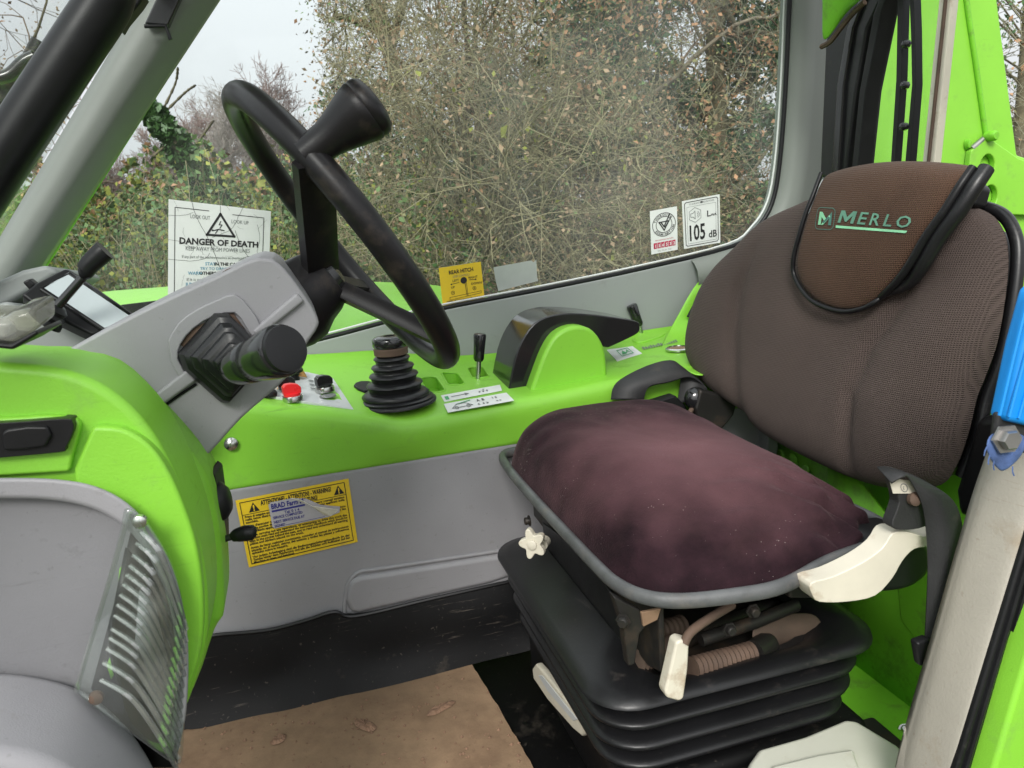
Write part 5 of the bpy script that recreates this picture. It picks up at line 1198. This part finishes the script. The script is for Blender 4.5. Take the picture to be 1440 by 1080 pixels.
def leaves_np(name, P, size, mat, parent, rng, flat=0.0, asp=.6):
    P = np.asarray(P); n = len(P); a = rng.normal(size=(n, 3)); a[:, 2] *= (1 - flat); a /= np.linalg.norm(a, axis=1, keepdims=True)
    b = rng.normal(size=(n, 3)); b -= a * (a * b).sum(1, keepdims=True); b /= np.linalg.norm(b, axis=1, keepdims=True)
    c = np.cross(a, b)
    s = size * rng.uniform(.55, 1.35, (n, 1))
    V = np.stack([P - a * s * .5, P + b * s * asp * .5 + c * s * .12, P + a * s * .5, P - b * s * asp * .5 + c * s * .12], 1).reshape(-1, 3)
    return mesh_np(name, V, (np.arange(n) * 4)[:, None] + np.array([[0, 1, 2, 3]]), mat, parent)
def grow(rng, p, d, L, r, depth, spec, out, tips):
    """wandering tapered limb with side shoots; segments go to out[level]"""
    n = max(3, int(L / spec['step'][depth])); p = np.array(p, float); d = np.array(d, float) / np.linalg.norm(d)
    lim = spec['levels']; kids = spec['kids'][depth]
    pts = []
    for i in range(n):
        d = d + rng.normal(size=3) * spec['wander'][depth] + np.array([0, 0, spec['lift'][depth]]); d /= np.linalg.norm(d)
        q = p + d * L / n; r0 = r * (1 - .8 * i / n); r1 = r * (1 - .8 * (i + 1) / n)
        out[min(depth, 2)].append((*p, *q, max(r0, spec.get('rmin', .0026)), max(r1, spec.get('rmin', .0026) * .8))); p = q; pts.append((p.copy(), d.copy(), (i + 1) / n))
        if depth >= lim - 1: tips.append(p.copy())
    if depth < lim:
        for _ in range(kids):
            f = rng.uniform(spec['from'][depth], 1); k = min(int(f * n), n - 1); pp, dd, ff = pts[k]
            v = rng.normal(size=3); v -= dd * v.dot(dd); v /= np.linalg.norm(v)
            an = rng.uniform(*spec['angle'][depth]); nd = dd * cos(an) + v * sin(an)
            grow(rng, pp, nd, L * spec['ratio'][depth] * rng.uniform(.6, 1.15) * (1.25 - .5 * ff), max(r * (1 - .8 * ff) * .62, .002), depth + 1, spec, out, tips)
BARK = M('mossy_bark', (.13, .115, .07), .95, var=.4, vscale=6, bump=.6, bscale=60)
TWIGG = M('lichen_grey_twigs', (.215, .21, .14), .95, var=.3, vscale=2)
TWIG = M('olive_twigs', (.235, .215, .12), .95, var=.3, vscale=2)
TWIGB = M('brown_twigs', (.19, .135, .09), .95, var=.3, vscale=2)
TWIGP = M('pinkish_far_twigs', (.27, .20, .18), .95, var=.2, vscale=.3)
PALE = M('pale_birch_bark', (.32, .29, .26), .9, var=.2, vscale=8)
LBROWN = M('dry_oak_leaves', (.36, .205, .11), .8, var=.45, vscale=5)
LOLIVE = M('small_olive_leaves', (.20, .195, .085), .8, var=.4, vscale=3)
LDARK = M('dark_evergreen_leaves', (.055, .12, .045), .5, var=.5, vscale=4)
LIVY = M('ivy_leaves', (.055, .125, .035), .45, var=.45, vscale=5)
LYEL = M('yellow_bramble_leaves', (.20, .22, .035), .7, var=.45, vscale=6)
LGRN = M('bramble_leaves', (.09, .155, .045), .65, var=.45, vscale=6)
def trunk_path(name, P, R, mat, parent): return tube(name, P, R, mat, parent, seg=9, n=4)
BUSHY = dict(levels=3, step=[.40, .24, .18, .15], wander=[.13, .22, .28, .34], lift=[.03, .01, -.02, -.05], kids=[14, 9, 6, 0], angle=[(.5, 1.2), (.4, 1.1), (.4, 1.1), (0, 0)], ratio=[.55, .55, .55, .5], **{'from': [.12, .12, .1, 0]})
FAR_ = None
LBROWN2 = M('small_tan_leaves', (.28, .20, .12), .8, var=.4, vscale=3)
SPARSE = dict(BUSHY, kids=[10, 7, 5, 0])
def tree(label, px, Y, H, seed, twig, spec=BUSHY, lean=(0, 0), leafmat=None, nleaf=0, lsize=.06, r=.09, bark=BARK, name='bare_tree', group='winter trees beyond the side window', stems=1, spread=.35, xmin=None, xmax=None):
    rng = np.random.default_rng(seed); k_ = 1.5 if Y < 12 else 1.0; Y *= k_; H *= k_; p = A(px, 300, Y=Y); base = Vector((p.x, Y, GZ))
    if xmin is not None: xmin *= k_
    if xmax is not None: xmax *= k_
    T = thing(name, label, 'tree', base, group); out = [[], [], []]; tips = []
    for s in range(stems):
        d = np.array([lean[0] + rng.normal() * spread * (stems > 1), lean[1] + rng.normal() * spread * (stems > 1), 1.0])
        grow(rng, np.array(base) + rng.normal(size=3) * .12 * (stems > 1) * np.array([1, 1, 0]), d, H * rng.uniform(.8, 1.1), r, 0, spec, out, tips)
    if xmin is not None:
        out = [[s for s in L if min(s[0], s[3]) > xmin + .09 * s[5]] or L[:4] for L in out]; tips = [t for t in tips if t[0] > xmin + .09 * t[2]]
    if xmax is not None:
        out = [[s for s in L if max(s[0], s[3]) < xmax] or L[:4] for L in out]; tips = [t for t in tips if t[0] < xmax]
    tubes_np('trunk', out[0], bark, T, 7); tubes_np('branches', out[1], twig if r < .05 else bark, T, 4); tubes_np('twigs', out[2], twig, T, 3)
    if leafmat and nleaf:
        t = np.array(tips); idx = rng.integers(0, len(t), nleaf)
        if len(t):
            hub_ = t[rng.integers(0, len(t), max(12, nleaf // 28))]; pick = rng.integers(0, len(hub_), nleaf)
            clump = np.where(rng.random((nleaf, 1)) < .7, hub_[pick] + rng.normal(size=(nleaf, 3)) * .16, t[idx] + rng.normal(size=(nleaf, 3)) * .05)
            leaves_np('leaves', clump, lsize, leafmat, T, rng)
    if spec is not FAR_ and len(tips):
        t = np.array(tips); k = 5200; leaves_np('small_leaves', t[rng.integers(0, len(t), k)] + rng.normal(size=(k, 3)) * .10, .034, LOLIVE if seed % 2 else LBROWN2, T, rng)
    return T
PALEB = M('pale_oak_bark', (.26, .22, .16), .95, var=.35, vscale=9, bump=.5, bscale=80)
# thicket facing the side window
tree('bare bushy tree with olive twigs just right of the steering wheel', 620, 6.4, 4.2, 1, TWIG, stems=3, r=.05, leafmat=LBROWN, nleaf=4500, lsize=.046, xmin=.25)
tree('tall dark trunked bare tree at the upper left of the thicket', 640, 8.2, 6.5, 2, TWIGB, r=.16, leafmat=LBROWN, nleaf=300, lsize=.05, xmin=.45)
tree('many stemmed olive shrub in the middle of the thicket', 690, 5.4, 3.2, 3, TWIGG, stems=3, r=.035, leafmat=LBROWN, nleaf=2200, lsize=.045, xmin=.2)
tree('slender oak with dry brown leaves in the centre of the window', 868, 5.3, 4.6, 4, TWIGB, SPARSE, r=.065, lean=(-.06, 0), leafmat=LBROWN, nleaf=9000, lsize=.045, xmin=.3, bark=PALEB)
tree('low arching shrub under the slender oak', 800, 5.0, 2.6, 5, TWIGG, SPARSE, stems=4, r=.03, spread=.6, leafmat=LGRN, nleaf=900, lsize=.045, xmin=.2)
tree('brown leaved bush left of the noise sticker', 940, 6.3, 4.0, 6, TWIGB, SPARSE, stems=2, r=.045, leafmat=LBROWN, nleaf=9000, lsize=.048)
tree('brown leaved tree by the rear window pillar', 1085, 5.6, 5.6, 7, TWIGB, SPARSE, stems=2, r=.06, leafmat=LBROWN, nleaf=14000, lsize=.05, xmin=1.6)
tree('pale twiggy bush low behind the hitch label', 660, 4.4, 2.0, 8, TWIG, stems=6, r=.02, spread=.7, leafmat=LYEL, nleaf=500, lsize=.045, xmin=.1)
tree('low tangled bush below the noise sticker', 980, 4.6, 1.5, 9, TWIGB, stems=4, r=.022, spread=.7, leafmat=LGRN, nleaf=1600, lsize=.05)
tree('olive shrub filling the gap beside the oak', 740, 7.4, 4.8, 21, TWIG, stems=4, r=.04, leafmat=LBROWN, nleaf=700, lsize=.05, xmin=.4)
# evergreens closing the view behind
def evergreen(label, px, Y, H, W, n, seed, mat, name='evergreen_tree', z0=GZ, lsize=.10):
    Y *= 1.5; H *= 1.5; W *= 1.5; rng = np.random.default_rng(seed); p = A(px, 300, Y=Y); base = Vector((p.x, Y, GZ)); T = thing(name, label, 'tree', base, 'evergreens behind the thicket')
    nc = 46; C = []
    segs = []
    for i in range(nc):
        h = rng.uniform(.08, 1); a = rng.uniform(0, 2 * pi); rr = W * (1 - h ** 2.2 * .75) * rng.uniform(.35, 1)
        c = np.array(base) + np.array([rr * cos(a), rr * sin(a) * .8, h * H]); C.append((c, W * rng.uniform(.16, .34)))
        b = np.array(base) + np.array([0, 0, h * H * .75]); m = (b + c) / 2 + rng.normal(size=3) * .1
        segs += [(*b, *m, .03, .02), (*m, *c, .02, .006)]
    k = rng.integers(0, nc, n); P = np.array([C[j][0] for j in k]); S = np.array([C[j][1] for j in k])
    dirs = rng.normal(size=(n, 3)); dirs /= np.linalg.norm(dirs, axis=1, keepdims=True)
    P = P + dirs * (S * rng.uniform(.25, 1.0, n) ** .5)[:, None] * np.array([1.15, 1.15, .8])
    leaves_np('crown', P, lsize, mat, T, rng)
    tubes_np('limbs', segs, BARK, T, 4)
    tube('trunk', [base, base + Vector((.05, 0, H * .4)), base + Vector((0, .05, H * .8))], [.16, .12, .05], BARK, T, seg=8)
    return T
evergreen('dark ivy clad tree in the centre behind the oak', 885, 5.35, 3.2, .75, 15000, 31, LDARK, lsize=.08)
evergreen('dark evergreen right of centre behind the brown bush', 1005, 5.5, 4.0, .85, 17000, 32, LDARK, lsize=.08)
evergreen('dark holly at the right edge of the side window', 1105, 5.9, 4.4, .8, 13000, 33, LIVY, lsize=.08)
evergreen('green ivy mound low in the middle of the thicket', 845, 4.9, 1.6, .5, 5200, 34, LIVY, lsize=.055)
evergreen('ivy mass low on the left of the thicket', 700, 6.5, 2.2, .9, 9000, 35, LDARK, lsize=.08)
evergreen('leafy tree seen past the boom tower at the right edge', 1425, 9.0, 7.5, 2.2, 10000, 36, LIVY)
evergreen('dark shrub below the ivy at the left of the thicket', 560, 9.4, 2.6, 1.5, 5000, 37, LDARK)
# leaning ivy covered trunk and the far wood on the left
rng = np.random.default_rng(50)
IV = thing('ivy_covered_trunk', 'leaning dead trunk wrapped in dark ivy left of the steering wheel', 'tree', A(330, 330, Y=11) - Vector((0, 0, 1.2)))
ip = AL([(335, 340), (300, 280), (262, 220), (222, 168), (205, 150)], Y=11)
tube('trunk', ip, [.16, .14, .11, .08, .05], BARK, IV, seg=8)
Q = smooth_path(ip, 40); L_ = []
for i, q in enumerate(Q):
    w = .30 - .17 * i / len(Q)
    for _ in range(26):
        v = rng.normal(size=3); v /= np.linalg.norm(v); L_.append(np.array(q) + v * w * rng.uniform(.4, 1))
leaves_np('ivy', L_, .11, LIVY, IV, rng)
sg = []
for (a, b) in (((222, 168), (250, 95)), ((222, 168), (275, 120)), ((205, 150), (180, 120)), ((262, 220), (300, 170)), ((250, 200), (215, 220))):
    P = smooth_path([A(*a, Y=11), (A(*a, Y=11) + A(*b, Y=11)) / 2 + Vector((.1, 0, .1)), A(*b, Y=10.8)], 4)
    for s, t in zip(P, P[1:]): sg.append((*s, *t, .02, .012))
tubes_np('branches', sg, BARK, IV, 4)
FAR_ = FAR = dict(levels=3, step=[.9, .6, .5, .4], wander=[.06, .12, .16, .2], lift=[.02, .05, .04, .02], rmin=.011, kids=[26, 12, 8, 0], angle=[(.3, .8), (.3, .8), (.3, .9), (0, 0)], ratio=[.5, .55, .55, .5], **{'from': [.2, .1, .1, 0]})
for i, (lab, px, Y, H, tw, bk) in enumerate((('round pinkish bare tree on the skyline above the danger notice', 290, 46, 5.6, TWIGP, BARK), ('pale slender birch in front of the far wood', 298, 40, 5.2, PALE, PALE), ('small bare birch on the skyline left of the spinner knob', 402, 44, 6.0, TWIGP, PALE), ('bare tree of the far wood left of the birch', 215, 48, 5.0, TWIGP, BARK), ('bare tree of the far wood behind the steering wheel rim', 350, 50, 5.0, TWIGP, BARK), ('low bare tree of the far wood right of the wheel spoke', 450, 48, 4.6, TWIGP, BARK), ('bare tree of the far wood beside the windscreen pillar', 150, 46, 4.6, TWIGP, BARK))):
    tree(lab, px, Y, H, 60 + i, tw, FAR, r=.14, bark=bk, name='far_tree', group='bare trees of the far wood', stems=2 if i != 1 else 1, spread=.12)
tree('thin twiggy tree seen through the windscreen', 20, 5.2, 5.0, 80, TWIGB, r=.05, leafmat=LBROWN, nleaf=120, lsize=.06, name='bare_tree', xmax=-1.0)
# brambles and hedge bottom: countless stems and leaves
def bramble(name, x0, x1, ya, yb, ztop, n, nl, seed, mats, label):
    rng = np.random.default_rng(seed); segs = []; LP = {m.name: [] for m, _ in mats}; wt = np.cumsum([w for _, w in mats]); wt = wt / wt[-1]
    for _ in range(n):
        x = rng.uniform(x0, x1); y = rng.uniform(ya, yb); hgt = (ztop - GZ) * rng.uniform(.45, 1.08) * (1 - .12 * sin(x * 3 + y)); a = rng.uniform(0, 2 * pi); reach = rng.uniform(.3, .95)
        p0 = np.array([x, y, GZ]); pm = p0 + np.array([cos(a) * reach * .4, sin(a) * reach * .4, hgt]); p1 = p0 + np.array([cos(a) * reach, sin(a) * reach, hgt * rng.uniform(.45, .9)])
        pts = [(1 - t) ** 2 * p0 + 2 * t * (1 - t) * (pm * 1.0 + np.array([0, 0, hgt * .35])) + t * t * p1 + rng.normal(size=3) * .015 for t in np.linspace(0, 1, 8)]
        for s, t in zip(pts, pts[1:]): segs.append((*s, *t, .003, .002))
        for _ in range(nl):
            t = rng.uniform(.25, 1); k = min(int(t * 7), 6); q = pts[k] + (pts[k + 1] - pts[k]) * (t * 7 - k) + rng.normal(size=3) * .05
            LP[mats[int(np.searchsorted(wt, rng.random()))][0].name].append(q)
    o = tubes_np(name, segs, TWIG, None, 3); tag(o, label, 'undergrowth'); o['kind'] = 'stuff'
    ORG[o] = Vector()
    for mn, P in LP.items():
        if P:
            l = leaves_np('leaves', P, .044 if 'far' not in name else .16, bpy.data.materials[mn], o, rng, asp=.75); l['kind'] = 'stuff'
bramble('bramble_thicket', -3.6, 1.2, 5.6, 9.0, .95, 1500, 26, 90, ((LGRN, .5), (LYEL, .28), (LIVY, .22)), 'yellowing bramble thicket outside, left of the steering wheel')
bramble('hedge_bottom', .7, 7.0, 5.6, 9.5, .10, 600, 22, 91, ((LGRN, .45), (LBROWN, .4), (LIVY, .15)), 'tangled undergrowth along the foot of the thicket')
bramble('far_hedge', -9, 5, 14, 24, 1.9, 1500, 26, 92, ((LGRN, .5), (LYEL, .3), (LBROWN, .2)), 'distant scrubby hedge below the far wood')
# dry twig tangle through the thicket
rng = np.random.default_rng(95); segs = []
for _ in range(500):
    x = rng.uniform(1.2, 8.4); y = rng.uniform(9.4, 12); z = GZ + 4.6 * rng.random() ** 1.2; d = rng.normal(size=3); d[2] = d[2] * .7 + .2; d /= np.linalg.norm(d); p = np.array([x, y, z]); L = rng.uniform(.3, 1.0)
    for i in range(4):
        d = d + rng.normal(size=3) * .16; d /= np.linalg.norm(d); q = p + d * L / 4; segs.append((*p, *q, .0045 - .0008 * i, .0037 - .0008 * i)); p = q
o = tubes_np('twig_tangle', segs, TWIG, None, 3); tag(o, 'mass of fine interlaced twigs filling the thicket', 'twigs'); o['kind'] = 'stuff'
